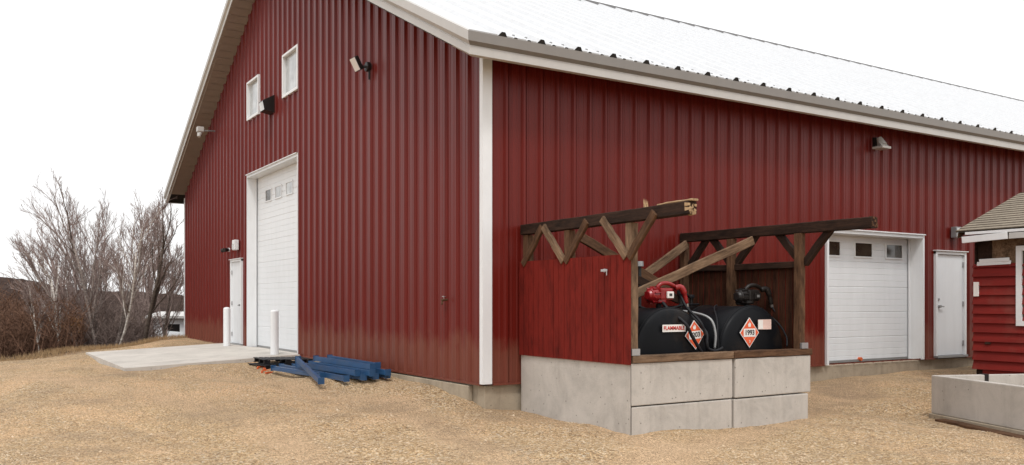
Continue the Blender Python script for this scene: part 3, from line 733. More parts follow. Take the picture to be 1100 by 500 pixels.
# floodlight on knuckle
c = Vector((-.03, 3.85, 5.18)); t = thing('floodlight', 'tilted white faced floodlight on a dark knuckle bracket high on the gable', 'floodlight', c)
b = MB(); b.cyl((0,0,0), (-.07,0,0), .085, seg=14, ch=.01); b.build('mount', M['bronze'], t, Matrix.Translation(c))
b = MB(); b.tube([(-.05,0,0),(-.12,.03,.0),(-.17,.06,.03)], .022, 8); b.cyl((-.02,-.03,-.02),(-.02,-.03,-.22),.018,seg=8); b.build('arm', M['bronze'], t, Matrix.Translation(c))
mw = Matrix.Translation(c+Vector((-.20,.08,.05))) @ Matrix.Rotation(R_(-28), 4, 'Y') @ Matrix.Rotation(R_(8), 4, 'Z')
b = MB(); b.box(-.04,.04,-.085,.085,-.12,.12,ch=.015); b.build('housing', M['bronze'], t, mw)
b = MB(); b.box(-.052,-.041,-.078,.078,-.11,.11); b.build('lens', M['sign_white'], t, mw)
# white/grey light under the side eave
c = Vector((8.45, -.03, 4.06)); t = thing('wall_light', 'grey wall light mounted under the eave of the long side wall', 'wall light', c)
b = MB(); b.box(-.10,.14,-.08,0,-.10,.16,ch=.012); b.build('mount', M['bronze'], t, Matrix.Translation(c) @ Matrix.Scale(.8, 4))
b = MB(); b.poly([(-.2,-.32,-.1),(.12,-.32,-.1),(.12,-.08,.14),(-.06,-.08,.16)]); b.box(-.2,.12,-.34,-.06,-.13,-.07,ch=.015); b.cyl((-.02,-.2,-.04),(-.02,-.12,.14),.11,.06,seg=14); b.build('housing', M['taupe_light'], t, Matrix.Translation(c) @ Matrix.Scale(.8, 4))
# soffit camera at the far rake
c = Vector((-.42, 14.8, 5.95)); t = thing('security_camera', 'white security camera under the far rake with a thin arm to the wall', 'camera', c)
b = MB(); b.box(-.09,.09,-.09,.09,-.12,.02,ch=.02); b.cyl((0,0,-.12),(-.05,-.05,-.26),.07,.045,seg=12); b.build('housing', M['taupe_light'], t, Matrix.Translation(c))
b = MB(); b.tube([(0,0,-.08),(.2,-.02,-.07),(.42,0,-.05)], .022, 6); b.build('arm', M['grey_cast'], t, Matrix.Translation(c))
# lights over the gable entry door
c = Vector((-.04, 12.35, 2.58)); t = thing('wall_light', 'small square white wall light just above the gable entry door', 'wall light', c)
b = MB(); b.box(-.12,0,-.11,.11,-.13,.13,ch=.02); b.build('housing', M['white_trim'], t, Matrix.Translation(c))
b = MB(); b.box(-.128,-.121,-.08,.08,-.10,.03); b.build('lens', M['lens'], t, Matrix.Translation(c))
c = Vector((-.04, 13.15, 2.50)); t = thing('security_camera', 'small dark camera with twin heads left of the light over the gable entry door', 'camera', c)
b = MB(); b.cyl((0,0,0),(-.06,0,0),.05,seg=12); b.build('mount', M['white_trim'], t, Matrix.Translation(c))
for s in (-1, 1):
    b = MB(); b.cyl((-.05,s*.05,0),(-.18,s*.13,-.02),.045,.055,seg=12,ch=.008); b.build('camera_head', M['bronze'], t, Matrix.Translation(c))
c = Vector((11.0, -.04, 2.52)); t = thing('wall_light', 'small pale grey box light above the side wall entry door', 'wall light', c)
b = MB(); b.box(-.12,.06,-.12,0,-.10,.12,ch=.015); b.box(.07,.14,-.06,0,-.06,.09,ch=.01); b.build('housing', M['grey_cast'], t, Matrix.Translation(c))
b = MB(); b.box(-.10,.04,-.127,-.121,-.07,.09); b.build('lens', M['lens'], t, Matrix.Translation(c))
c = Vector((-.035, .98, 1.16)); t = thing('wall_spigot', 'small brass hose spigot on the gable near the white corner', 'spigot', c)
b = MB(); b.cyl((0,0,0),(-.10,0,-.01),.016,seg=8); b.cyl((-.08,0,-.01),(-.1,-.01,-.07),.014,seg=8); b.build('tap_body', M['timber'], t, Matrix.Translation(c))
b = MB(); b.cyl((-.06,-.0,.0),(-.06,0,.04),.007,seg=6); b.cyl((-.06,0,.04),(-.06,0,.05),.03,seg=10); b.build('tap_wheel', M['steel'], t, Matrix.Translation(c))

# ------------------------------------------------------------------ apron, bollards
b = MB(); X0, X1, Y0, Y1 = -3.42, -0.075, 7.40, 13.5
def slabz(x): return 0.045 + 0.155*(x/3.42)
n = 12
for i in range(n):
    for j in range(n):
        xa, xb = X0+(X1-X0)*i/n, X0+(X1-X0)*(i+1)/n; ya, yb = Y0+(Y1-Y0)*j/n, Y0+(Y1-Y0)*(j+1)/n
        b.quad((xa,ya,slabz(xa)), (xb,ya,slabz(xb)), (xb,yb,slabz(xb)), (xa,yb,slabz(xa)))
b.quad((X0,Y0,-.5),(X1,Y0,-.5),(X1,Y0,slabz(X1)),(X0,Y0,slabz(X0))); b.quad((X0,Y0,-.5),(X0,Y1,-.5),(X0,Y1,slabz(X0)),(X0,Y0,slabz(X0))); b.quad((X0,Y1,-.5),(X1,Y1,-.5),(X1,Y1,slabz(X1)),(X0,Y1,slabz(X0)))
b.box(-.074, .6, 7.70, 11.4, -.3, .018); b.box(-.073, .04, 11.6, 13.3, -.3, .03)
o = b.build('pavement', M['conc_apron']); tagit(o, 'pale concrete apron slab in front of the tall roll-up door', 'pavement', kind='structure')
for (x, y, h, lab) in ((-.40, 12.0, .93, 'white steel bollard standing in front of the gable entry door'), (-.45, 7.9, .90, 'white steel bollard in front of the right jamb of the tall roll-up door')):
    z = slabz(x); t = thing('bollard', lab, 'bollard', (x, y, z), 'white bollards in front of the gable doors')
    b = MB(); b.cyl((0,0,0), (0,0,h), .085, seg=24, caps=False); b.build('post', M['white_trim'], t, Matrix.Translation((x,y,z)), smooth=True)
    b = MB()
    for i in range(4):
        a0, a1 = i*PI/8, (i+1)*PI/8
        for k in range(24):
            t0, t1 = 2*PI*k/24, 2*PI*(k+1)/24; P = lambda a, q: (.085*math.cos(a)*math.cos(q), .085*math.cos(a)*math.sin(q), h+.045*math.sin(a))
            b.quad(P(a0,t0), P(a0,t1), P(a1,t1), P(a1,t0))
    b.build('cap', M['white_trim'], t, Matrix.Translation((x,y,z)), smooth=True)

# ------------------------------------------------------------------ pile of blue steel rack beams and black pallets
BG = 'blue steel rack beams in the pile'
def rack_beam(p0, p1, label, w=.07, h=.082, roll=0):
    p0 = Vector(p0); p1 = Vector(p1); d = p1-p0; L = d.length
    mw = Matrix.Translation(p0) @ d.to_track_quat('X','Z').to_matrix().to_4x4() @ Matrix.Rotation(roll, 4, 'X')
    t = bpy.data.objects.new('steel_beam', None); COL.objects.link(t); t.matrix_basis = mw; WM[t.name] = mw; tagit(t, label, 'steel beam', BG)
    b = MB()   # stepped box section, open at the ends
    W_, H_ = w/2, h/2
    ring = [(-W_,-H_),(W_,-H_),(W_,H_*.45),(W_*.25,H_*.45),(W_*.25,H_),(-W_,H_)]
    for k in range(6):
        a, c = ring[k], ring[(k+1) % 6]; b.quad((0,)+a, (0,)+c, (L,)+c, (L,)+a)
        a2, c2 = [q*.9 for q in a], [q*.9 for q in c]; b.quad((0.001,a2[0],a2[1]), (0.001,c2[0],c2[1]), (L,c2[0],c2[1]), (L,a2[0],a2[1]), 1)
    b.build('rail', [M['blue'], M['black']], t, mw)
    for x in (0, L):
        b = MB(); b.box(x-.005, x+.005, -W_-.012, W_+.018, -H_-.008, H_+.012, ch=.001); b.box(x-.02, x+.004, W_+.008, W_+.020, -H_-.008, H_+.012)
        b.build('end_plate', M['blue'], t, mw)
g0 = -.135
beams = [
 ((-.98,5.75,g0+.07),(-.90,2.72,g0+.06),'blue beam on the gravel, outermost long one at the front of the pile',0),
 ((-.82,5.5,g0+.08),(-.66,2.60,g0+.08),'blue beam on the gravel just behind the outermost one',0),
 ((-.60,5.2,g0+.09),(-.48,2.55,g0+.09),'blue beam on the gravel in the middle of the bottom layer',0),
 ((-.36,5.3,g0+.10),(-.30,2.5,g0+.10),'blue beam on the gravel nearest the barn wall',0),
 ((-.90,5.05,g0+.15),(-.74,2.66,g0+.145),'blue beam in the second layer on the yard side',0),
 ((-.68,5.0,g0+.155),(-.58,2.45,g0+.15),'blue beam in the second layer, middle one',0),
 ((-.44,4.95,g0+.17),(-.34,2.40,g0+.155),'blue beam in the second layer against the wall side',0),
 ((-.62,4.9,g0+.25),(-.50,2.62,g0+.235),'blue beam in the top layer on the yard side',0),
 ((-.38,4.85,g0+.26),(-.36,2.75,g0+.245),'blue beam on top of the pile closest to the barn wall',0),
 ((-1.00,4.75,g0+.26),(-1.30,2.75,g0+.04),'blue beam laid slantwise across the pile with its end on the gravel',0),
 ((-1.20,5.5,g0+.06),(-1.00,3.5,g0+.06),'short blue beam on the gravel under the slanting one',1.57),
]
for p0, p1, lab, rl in beams: rack_beam(p0, p1, lab, roll=rl)
def pallet(loc, rz, tilt, label, mat):
    mw = Matrix.Translation(Vector(loc)) @ Matrix.Rotation(rz, 4, 'Z') @ Matrix.Rotation(tilt, 4, 'Y') @ Matrix.Diagonal((.8,.85,.8,1))
    t = bpy.data.objects.new('pallet', None); COL.objects.link(t); t.matrix_basis = mw; WM[t.name] = mw; tagit(t, label, 'pallet', 'black plastic pallets in front of the tall door')
    b = MB()
    for i in range(9): b.box(-.6+i*.135, -.6+i*.135+.095, -.5, .5, .095, .115, ch=.004)
    b.build('deck', mat, t, mw)
    for y in (-.48, -.04, .40):
        for x in (-.58, -.07, .44):
            b = MB(); b.box(x, x+.14, y, y+.08, .018, .094, ch=.006); b.build('foot', mat, t, mw)
    b = MB()
    for y in (-.48, -.04, .40): b.box(-.6, .6, y-.01, y+.09, 0, .017)
    b.build('runner', mat, t, mw)
pallet((-.78, 6.45, -.15), .12, 0, 'black plastic pallet lying lowest between the apron and the blue beams', M['black_plastic'])
pallet((-.70, 6.52, -.055), -.05, .02, 'black plastic pallet lying on top of the other one', M['black_plastic'])
for i, (x, y, r, lab) in enumerate(((-1.22, 6.0, .6, 'orange ratchet strap end lying under the black pallets, on the left'), (-1.25, 5.62, -.4, 'orange ratchet strap end lying under the black pallets, on the right'))):
    b = MB(); b.box(-.08, .08, -.02, .02, 0, .03, ch=.006, mo=Matrix.Translation((x, y, ground(x, y)[0])) @ Matrix.Rotation(r+.8, 4, 'Z'))
    b.tube([(x-.1,y+.1,ground(x,y)[0]+.02),(x-.05,y+.25,ground(x,y)[0]+.03),(x+.15,y+.3,ground(x,y)[0]+.03)], .02, 6)
    o = b.build('orange_strap', M['orange']); tagit(o, lab, 'strap')

# ------------------------------------------------------------------ tank shelter
SX0, SX1, SYF = 0.56, 3.67, -2.40
CG = 'cast concrete blocks round the fuel tanks'
def block(x0, x1, y0, y1, z0, z1, label, ch=.016, mat='conc', tilt=0):
    b = MB(); cx, cy, cz = (x0+x1)/2, (y0+y1)/2, (z0+z1)/2
    b.box(x0-cx, x1-cx, y0-cy, y1-cy, z0-cz, z1-cz, ch=ch)
    o = b.build('concrete_block', M[mat], None, Matrix.Translation((cx,cy,cz)) @ Matrix.Rotation(tilt, 4, 'Z')); tagit(o, label, 'concrete block', CG); return o
def prism_block(pts, z0, z1, label, ch=.012):
    bm = bmesh.new(); cx = sum(p[0] for p in pts)/len(pts); cy = sum(p[1] for p in pts)/len(pts); cz = (z0+z1)/2
    lo = [bm.verts.new((p[0]-cx, p[1]-cy, z0-cz)) for p in pts]; hi = [bm.verts.new((p[0]-cx, p[1]-cy, z1-cz)) for p in pts]
    bm.faces.new(lo[::-1]); bm.faces.new(hi); n = len(pts)
    for i in range(n): bm.faces.new((lo[i], lo[(i+1) % n], hi[(i+1) % n], hi[i]))
    bmesh.ops.recalc_face_normals(bm, faces=bm.faces[:]); bmesh.ops.bevel(bm, geom=bm.edges[:], offset=ch, segments=2, affect='EDGES', profile=.6)
    b = MB(); b.addbm(bm); o = b.build('concrete_block', M['conc'], None, Matrix.Translation((cx, cy, cz))); tagit(o, label, 'concrete block', CG)
prism_block([(SX0, SYF+.002), (SX0+.16, SYF+.162), (SX0+.16, -.06), (SX0, -.06)], -.75, .41, 'long concrete block under the red plank wall of the tank shelter', .006)
prism_block([(SX0+.005, SYF), (2.215, SYF), (2.215, SYF+.16), (SX0+.165, SYF+.16)], -.083, .41, 'upper left concrete block at the front of the tank shelter')
prism_block([(SX0+.005, SYF-.004), (2.20, SYF-.004), (2.20, SYF+.156), (SX0+.165, SYF+.156)], -.75, -.098, 'lower left concrete block at the front of the tank shelter')
block(2.25, SX1+.015, SYF-.012, SYF+.16, -.085, .41, 'upper right concrete block at the front of the tank shelter', tilt=.004)
block(2.235, SX1-.04, SYF-.012, SYF+.16, -.75, -.10, 'lower right concrete block at the front of the tank shelter', tilt=-.004)
block(SX1-.17, SX1-.003, SYF+.17, -.06, -.75, .405, 'concrete block forming the right side of the tank shelter', mat='conc_dark')
sh = thing('tank_shelter', 'ruined timber shelter over the fuel tanks with red plank side and no roof', 'shelter', ((SX0+SX1)/2, SYF/2, .41))
def planks(name, x, y0, y1, z0, z1, outer, parent, pw=.118):
    """vertical boards, painted outside, bare inside"""
    b = MB(); y = y0; k = 0
    while y < y1-.01:
        w = min(pw*random.uniform(.95, 1.08), y1-y); j = random.uniform(-.003, .003); dz = 0.0
        xo = x + outer*(.012+j); xi = x - outer*.010; a, c = y+.0045, y+w-.0045
        b.quad((xo,a,z0+dz),(xo,c,z0+dz),(xo,c,z1+dz),(xo,a,z1+dz), 0); b.quad((xi,a,z0),(xi,c,z0),(xi,c,z1+dz),(xi,a,z1+dz), 1)
        b.quad((xi,a,z1+dz),(xi,c,z1+dz),(xo,c,z1+dz),(xo,a,z1+dz), 0); b.quad((xi,a,z0),(xi,c,z0),(xo,c,z0+dz),(xo,a,z0+dz), 0)
        for e in (a, c): b.quad((xi,e,z0),(xo,e,z0+dz),(xo,e,z1+dz),(xi,e,z1+dz), 0)
        y += w
    # authored z-up; the grain axis is x, so store rotated: local x = world z
    rot = Matrix.Rotation(-PI/2, 4, 'Y'); inv = rot.inverted()
    b.v = [tuple(inv @ Vector(p)) for p in b.v]
    return b.build(name, [M['red_plank'], M['inner']], parent, rot)
planks('plank_wall', SX0-.014, SYF-.015, -.05, .395, 1.68, -1, sh)
planks('plank_wall', SX1-.06, SYF+.10, -.05, .42, 1.66, 1, sh)
PW = .11; px_l = SX0+.065; px_r = SX1-.13
for xx, mt in ((px_l, 'timber_pale'), (px_r, 'timber')):
    for yy in (-.14, -1.12, SYF+.06):
        timber('post', (xx, yy, .50 if yy < -2 else .42), (xx, yy, 2.045), PW, PW, M[mt if yy < -2 else 'timber'], sh)
# plates running towards the yard, snapped off past the posts
timber('top_beam', (px_l-.02, -.06, 2.12), (px_l-.02, -3.36, 2.13), .12, .14, M['timber_dark'], sh, broken=.06)
timber('top_beam', (px_r+.03, -.06, 2.13), (px_r+.03, -3.46, 2.11), .12, .14, M['timber_dark'], sh, broken=.05, mats=[M['timber']])
for xx, mt in ((px_l-.085, 'timber'), (px_r+.05, 'timber_dark')):
    for yy in (-.14, -1.12, SYF+.03):
        for s in (-1, 1):
            if yy > -.2 and s > 0: continue
            zb = 1.64
            timber('knee_brace', (xx, yy-s*.0 + s*.02, zb), (xx-.001*s, yy+s*.47, 2.12), .05 if xx < 2 else .07, .10, M['timber_pale' if (xx < 2 and s > 0) else mt], sh)
timber('rail', (px_r+.02, SYF+.1, 1.63), (px_r+.02, -.1, 1.63), .05, .09, M['timber_dark'], sh)
timber('rail', (px_l+.06, SYF+.1, 1.60), (px_l+.06, -.1, 1.60), .05, .09, M['timber_dark'], sh)
timber('sill', (SX0+.02, SYF+.055, .458), (2.22, SYF+.055, .458), .15, .085, M['timber_pale'], sh)
timber('sill', (2.225, SYF+.05, .458), (SX1+.03, SYF+.05, .458), .15, .085, M['timber'], sh)
b = MB(); b.box(px_l-.06, px_l+.06, SYF-.02, SYF+.0, .503, .58); b.build('post_bracket', M['steel'], sh)
b = MB(); b.box(px_r-.06, px_r+.07, SYF-.03, SYF-.0, .503, .58); b.build('post_bracket', M['steel'], sh)
b = MB(); b.cyl((SX0-.03,-1.98,1.50),(SX0-.06,-1.98,1.50),.022,seg=8); b.box(SX0-.065,SX0-.05,-2.04,-1.92,1.485,1.515,ch=.004); b.cyl((SX0-.06,-2.03,1.5),(SX0-.06,-2.03,1.44),.008,seg=6); b.build('hook', M['steel'], sh)
# splinter standing on the left beam
b = MB()
for k in range(5):
    y = -2.62+random.uniform(-.04,.04); x = px_l-.02+random.uniform(-.03,.03); h = random.uniform(.05,.13); t_ = .012
    b.poly([(x-t_,y,2.19),(x+t_,y,2.19),(x,y+.02,2.2+h)]); b.poly([(x,y-t_,2.19),(x,y+t_,2.19),(x+.01,y+.01,2.2+h)])
b.build('splinter', M['timber_fresh'], sh)
# long bright splinter torn along the top of the left beam
o = timber('splinter', (px_l-.02, -2.85, 2.205), (px_l-.02, -3.40, 2.21), .10, .022, M['timber_fresh'], sh)
def fallen(p0, p1, w, h, mat, label, roll=0):
    p0 = Vector(p0); o = timber('fallen_timber', p0, p1, w, h, M[mat], None, roll); tagit(o, label, 'timber', 'fallen roof timbers inside the tank shelter')
fallen((3.46, -1.60, 1.99), (1.25, -1.30, 1.12), .045, .125, 'timber_pale', 'longest pale fallen timber slanting down across the open front of the shelter')
fallen((3.50, -.22, 2.02), (2.55, -.34, 1.52), .045, .13, 'timber_pale', 'short tan fallen timber leaning on the back end of the right beam')
fallen((1.12, -.62, 2.03), (2.95, -.42, 1.32), .05, .13, 'timber', 'brown fallen timber sloping down to the right behind the red plank wall')
fallen((1.35, -.95, 1.62), (2.75, -.85, 1.16), .04, .12, 'timber_dark', 'dark fallen board lying low behind the red fuel pump')
b = MB(); b.cyl((1.98,-.9,1.0),(1.98,-.9,1.62),.022,seg=10); b.cyl((1.98,-.9,1.62),(1.98,-.9,1.69),.055,.05,seg=12,mi=1)
o = b.build('vent_pipe', [M['black'], M['grey_cast']]); tagit(o, 'black vent pipe with grey mushroom cap rising behind the red pump', 'vent pipe')

# tanks
def tank(cx, cz, r, y0, y1, label):
    t = thing('fuel_tank', label, 'fuel tank', (cx, (y0+y1)/2, cz-r), 'black fuel tanks in the shelter')
    b = MB(); seg = 56
    prof = [(0, y0-.05), (r*.5, y0-.04), (r*.85, y0-.012), (r*.955, y0+.008), (r, y0+.04), (r, y1-.04), (r*.9, y1), (0, y1+.05)]
    rings = [[(cx+rr*math.cos(2*PI*k/seg), yy, cz+rr*math.sin(2*PI*k/seg)) for k in range(seg)] for rr, yy in prof]
    for a, c in zip(rings, rings[1:]):
        for k in range(seg): b.quad(a[k], a[(k+1) % seg], c[(k+1) % seg], c[k])
    bm = bmesh.new(); me = bpy.data.meshes.new('tmp'); me.from_pydata(b.v, [], b.f); bm.from_mesh(me); bmesh.ops.remove_doubles(bm, verts=bm.verts, dist=1e-4)
    b = MB(); b.addbm(bm); b.build('shell', M['tank'], t, smooth=True)
    for yy in (y0+.05, (y0+y1)/2):
        b = MB(); pts = [(cx+(r+.002)*math.cos(2*PI*k/seg), yy, cz+(r+.002)*math.sin(2*PI*k/seg)) for k in range(seg+1)]; b.tube(pts, .011, 6); b.build('weld_rim', M['tank'], t, smooth=True)
    for s in (-1, 1):
        b = MB(); b.box(cx-.32, cx+.32, (y0+y1)/2+s*.55-.03, (y0+y1)/2+s*.55+.03, cz-r-.12, cz-r+.10); b.build('saddle', M['black_plastic'], t)
    return t
TF = -2.08
tk1 = tank(1.50, .45, .60, TF, -.35, 'black horizontal fuel tank on the left carrying the red pump')
tk2 = tank(2.95, .47, .60, TF, -.35, 'black horizontal fuel tank on the right carrying the dark pump')
FACE = Matrix.Rotation(PI/2, 4, 'X')   # text plane facing the yard (-y)
def placard(cx, cz, num, parent, sz=.155, y=TF-.062, rot=0):
    base = Matrix.Translation((cx, y, cz)) @ Matrix.Rotation(rot, 4, 'Y')
    b = MB()
    def dia(s, yy, mi): b.poly([(0,yy,-s),(s*.9,yy,0),(0,yy,s),(-s*.9,yy,0)], mi)
    dia(sz, 0, 0); dia(sz*.93, -.0015, 1)
    s = sz; b.quad((0,.0,-s),(0,.006,-s),(s*.9,.006,0),(s*.9,0,0)); b.quad((0,0,s),(0,.006,s),(-s*.9,.006,0),(-s*.9,0,0))
    b.quad((-sz*.56,-.003,-sz*.27),(sz*.56,-.003,-sz*.27),(sz*.56,-.003,sz*.27),(-sz*.56,-.003,sz*.27), 0)
    # flame symbol
    fl = [(-.10,.38),(-.17,.5),(-.12,.64),(-.06,.56),(-.03,.74),(.04,.60),(.09,.68),(.15,.52),(.10,.38)]
    b.poly([(x*sz*.9, -.003, z*sz) for x, z in fl], 0)
    p = b.build('hazard_placard', [M['sign_white'], M['sign_orange']], parent, base)
    text_mesh('placard_number', num, sz*.46, base @ Matrix.Translation((0,-.005,0)) @ FACE, M['sign_black'], p, bold=True)
    text_mesh('placard_number', '3', sz*.22, base @ Matrix.Translation((0,-.005,-sz*.58)) @ FACE, M['sign_white'], p, bold=True)
placard(1.82, .71, '1203', tk1, .185, rot=-.08)
placard(2.80, .72, '1993', tk2, .20)
b = MB(); b.box(-.19,.19,-.004,.0,-.045,.045); mw = Matrix.Translation((1.47, TF-.058, .80)); lb = b.build('warning_label', M['sign_white'], tk1, mw)
text_mesh('label_text', 'FLAMMABLE', .064, mw @ Matrix.Translation((0,-.006,0)) @ FACE, M['sign_red'], lb, bold=True)
b = MB(); b.box(-.105,.105,-.004,.0,-.055,.055); b.build('faded_label', [M['sign_faded']], tk2, Matrix.Translation((3.09, TF-.058, .825)) @ Matrix.Scale(1.2, 4))
b = MB(); b.quad((-.105,-.006,-.05),(-.03,-.006,-.05),(-.03,-.006,.05),(-.105,-.006,.05)); b.build('label_patch', [M['sign_white']], tk2, Matrix.Translation((3.09, TF-.058, .825)) @ Matrix.Scale(1.2, 4))
# tan board laid between the tanks
b = MB()
b.box(2.0, 2.5, -1.5, -.5, .86, .885, ch=.01); o = timber('loose_board', (2.22, -.5, .985), (2.20, -1.72, .965), .34, .02, M['timber']); tagit(o, 'tan board lying across the gap between the two black tanks', 'board')

# pumps
def pump(cx, cy, cz, red, label, parentthing=None):
    t = thing('fuel_pump', label, 'fuel pump', (cx, cy, cz), None); mt = M['pump_red'] if red else M['bronze']
    T = Matrix.Translation((cx, cy, cz)) @ Matrix.Scale(1.05, 4)
    b = MB(); b.cyl((0,0,-.04),(0,0,.12),.035,seg=12); b.cyl((0,0,-.03),(0,0,.01),.06,seg=8); b.build('bung_pipe', M['black_plastic'], t, T)
    b = MB(); b.cyl((-.16,0,.20),(.02,0,.20),.085,.10,seg=22,ch=.02); b.cyl((-.19,0,.20),(-.15,0,.20),.055,.07,seg=16,ch=.01)
    for k in range(10):
        a = 2*PI*k/10; b.box(-.14,.0,-.006,.006,.085,.108,mo=Matrix.Translation((0,0,.20)) @ Matrix.Rotation(a,4,'X'))
    b.build('motor', mt, t, T, smooth=False)
    b = MB(); b.cyl((.0,-.02,.10),(.0,-.02,.27),.085,.075,seg=20,ch=.02); b.box(-.06,.14,-.11,.05,.14,.29,ch=.025); b.build('pump_body', mt, t, T)
    b = MB(); b.box(.02,.125,-.135,-.113,.165,.245,ch=.006); b.build('meter_face', M['sign_white'] if red else mt, t, T)
    b = MB(); b.box(.05,.095,-.139,-.136,.19,.222); b.build('meter_window', M['sign_black'] if red else M['grey_cast'], t, T)
    b = MB(); b.tube(spline([(-.06,-.03,.29),(0,-.05,.34),(.10,-.06,.345),(.2,-.06,.31)], 6), .026, 8); b.build('handle', mt, t, T, smooth=True)
    b = MB(); b.tube(spline([(.20,-.07,.29),(.27,-.09,.30),(.32,-.10,.23),(.36,-.10,.10)], 6), [.035]*7+[.040]*6+[.028]*6, 10); b.build('nozzle', mt, t, T, smooth=True)
    b = MB(); b.cyl((.358,-.10,.11),(.375,-.10,.06),.024,.02,seg=10); b.build('swivel', M['steel'], t, T)
    hs = []
    if red:
        hs.append((spline([(.375,-.10,.06),(.40,-.16,-.06),(.41,-0.38,-0.24),(.38,-0.43,-0.36),(.40,-0.43,-0.44),(.50,-0.43,-0.47),(.60,-0.42,-0.46),(.66,-0.41,-0.44)], 8), .019))
        hs.append((spline([(-.02,-.08,.12),(.01,-.20,.0),(.06,-0.40,-0.14),(.14,-0.43,-0.29),(.24,-0.44,-0.43),(.30,-0.43,-0.49)], 8), .021))
        hs.append((spline([(.30,-.06,.20),(.29,-.18,.05),(.30,-0.40,-0.12),(.36,-0.43,-0.29)], 8), .017))
    else:
        hs.append((spline([(.375,-.10,.06),(.40,-.18,-.03),(.43,-0.41,-0.14),(.45,-0.47,-0.26),(.44,-0.49,-0.38),(.40,-0.49,-0.50)], 8), .014))
    for pts, rr in hs:
        b = MB(); b.tube(pts, rr, 8); b.build('hose', M['black_plastic'], t, T, smooth=True)
pump(1.56, -1.76, 1.0, True, 'red fuel transfer pump with red nozzle on the left tank')
pump(3.20, -1.72, .99, False, 'dark fuel pump with a drooping hose on the right tank')
b = MB(); b.tube(spline([(1.95,-1.35,.92),(2.08,-1.5,1.0),(2.2,-1.75,.98),(2.28,-1.95,.90),(2.30,-2.02,.72),(2.28,-2.03,.52)], 8), .017, 8); o = b.build('fuel_hose', M['grey_cast'], smooth=True); tagit(o, 'grey hose hanging down between the two black tanks', 'hose')
b = MB(); b.tube(spline([(2.75,-1.6,1.08),(2.55,-1.75,1.04),(2.40,-1.95,.88),(2.33,-2.03,.65),(2.33,-2.04,.5)], 8), .012, 8); o = b.build('fuel_hose', M['black_plastic'], smooth=True); tagit(o, 'thin black hose curving over the left shoulder of the right tank', 'hose')
for k, (pts, rr, lab) in enumerate((
    ([(1.35,-.8,1.07),(1.7,-1.0,1.10),(2.1,-1.1,1.0),(2.5,-1.2,1.08),(2.9,-1.1,1.09)], .016, 'black hose lying across the tops of both tanks behind the pumps'),
    ([(3.18,-1.55,1.10),(3.36,-1.75,1.05),(3.5,-1.98,.86),(3.56,-2.10,.66),(3.52,-2.15,.52)], .013, 'black hose drooping off the right shoulder of the right tank'))):
    b = MB(); b.tube(spline(pts, 8), rr, 8); o = b.build('fuel_hose', M['black_plastic'], smooth=True); tagit(o, lab, 'hose')
def jug(x, y, z):
    t = thing('valve_assembly', 'dark pipe fittings standing on the back of the tanks', 'pipe fitting', (x,y,z)); T = Matrix.Translation((x,y,z))
    b = MB(); b.cyl((0,0,-.03),(0,0,.2),.03,seg=10); b.cyl((.2,0,-.03),(.2,0,.15),.025,seg=10); b.tube([(0,0,.15),(.1,0,.2),(.22,0,.15)], .022, 8); b.build('pipe', M['bronze'], t, T)
    b = MB(); b.cyl((0,0,.2),(0,0,.26),.06,seg=12,ch=.01); b.build('cap', M['black_plastic'], t, T)
    b = MB(); b.cyl((.2,0,.15),(.2,0,.2),.05,seg=12,ch=.01); b.build('cap', M['black_plastic'], t, T)
jug(2.75, -.9, 1.03)

# ------------------------------------------------------------------ small red shed at the right
SXW, SYN = 8.45, -1.92       # nearest wall plane and far end
shd = thing('clapboard_shed', 'small red clapboard shed with brown shingle roof and torn white fascia', 'shed', (SXW+1.8, SYN-2.1, -.2))
XR = SXW+3.6; YE = SYN-4.4
b = MB(); k = 0; z = 0.0
while z < 1.74:
    e = .155; z1 = min(z+e, 1.76)
    b.quad((SXW-.042, YE, z), (SXW-.042, SYN+.012, z), (SXW-.004, SYN+.012, z1), (SXW-.004, YE, z1)); b.quad((SXW-.042, YE, z), (SXW-.042, SYN+.012, z), (SXW-.002, SYN+.012, z), (SXW-.002, YE, z))
    b.quad((SXW-.03, SYN+.030, z), (XR, SYN+.030, z), (XR, SYN+.004, z1), (SXW-.004, SYN+.004, z1)); b.quad((SXW, YE-.030, z), (XR, YE-.030, z), (XR, YE-.004, z1), (SXW, YE-.004, z1))
    z += e
b.quad((XR, YE, 0), (XR, SYN, 0), (XR, SYN, 2.3), (XR, YE, 2.3)); b.build('clapboard_wall', M['red_clap'], shd)
b = MB(); b.box(SXW+.002, SXW+.03, YE, SYN-.30, 1.74, 2.28); b.box(SXW+.002, XR, SYN-.03, SYN, 1.74, 2.12, 1); b.box(SXW+.03, SXW+.06, SYN-.3, SYN-.04, 1.74, 2.2, 1); b.build('header_board', [M['timber_pale'], M['timber_dark']], shd)
b = MB(); b.box(SXW-.035, SXW-.006, SYN-.62, SYN-.06, 1.735, 1.80, jit=.01, ch=.004); b.box(SXW-.05, SXW-.036, SYN-.60, SYN-.1, 1.79, 1.85, jit=.012, ch=.003); b.build('torn_trim_board', M['white_trim'], shd)
RT = 2.31; OV = .26; RW = SXW-OV; XM = (SXW+XR)/2; P = .385
rl = math.hypot(1, P); ang = math.atan(P)
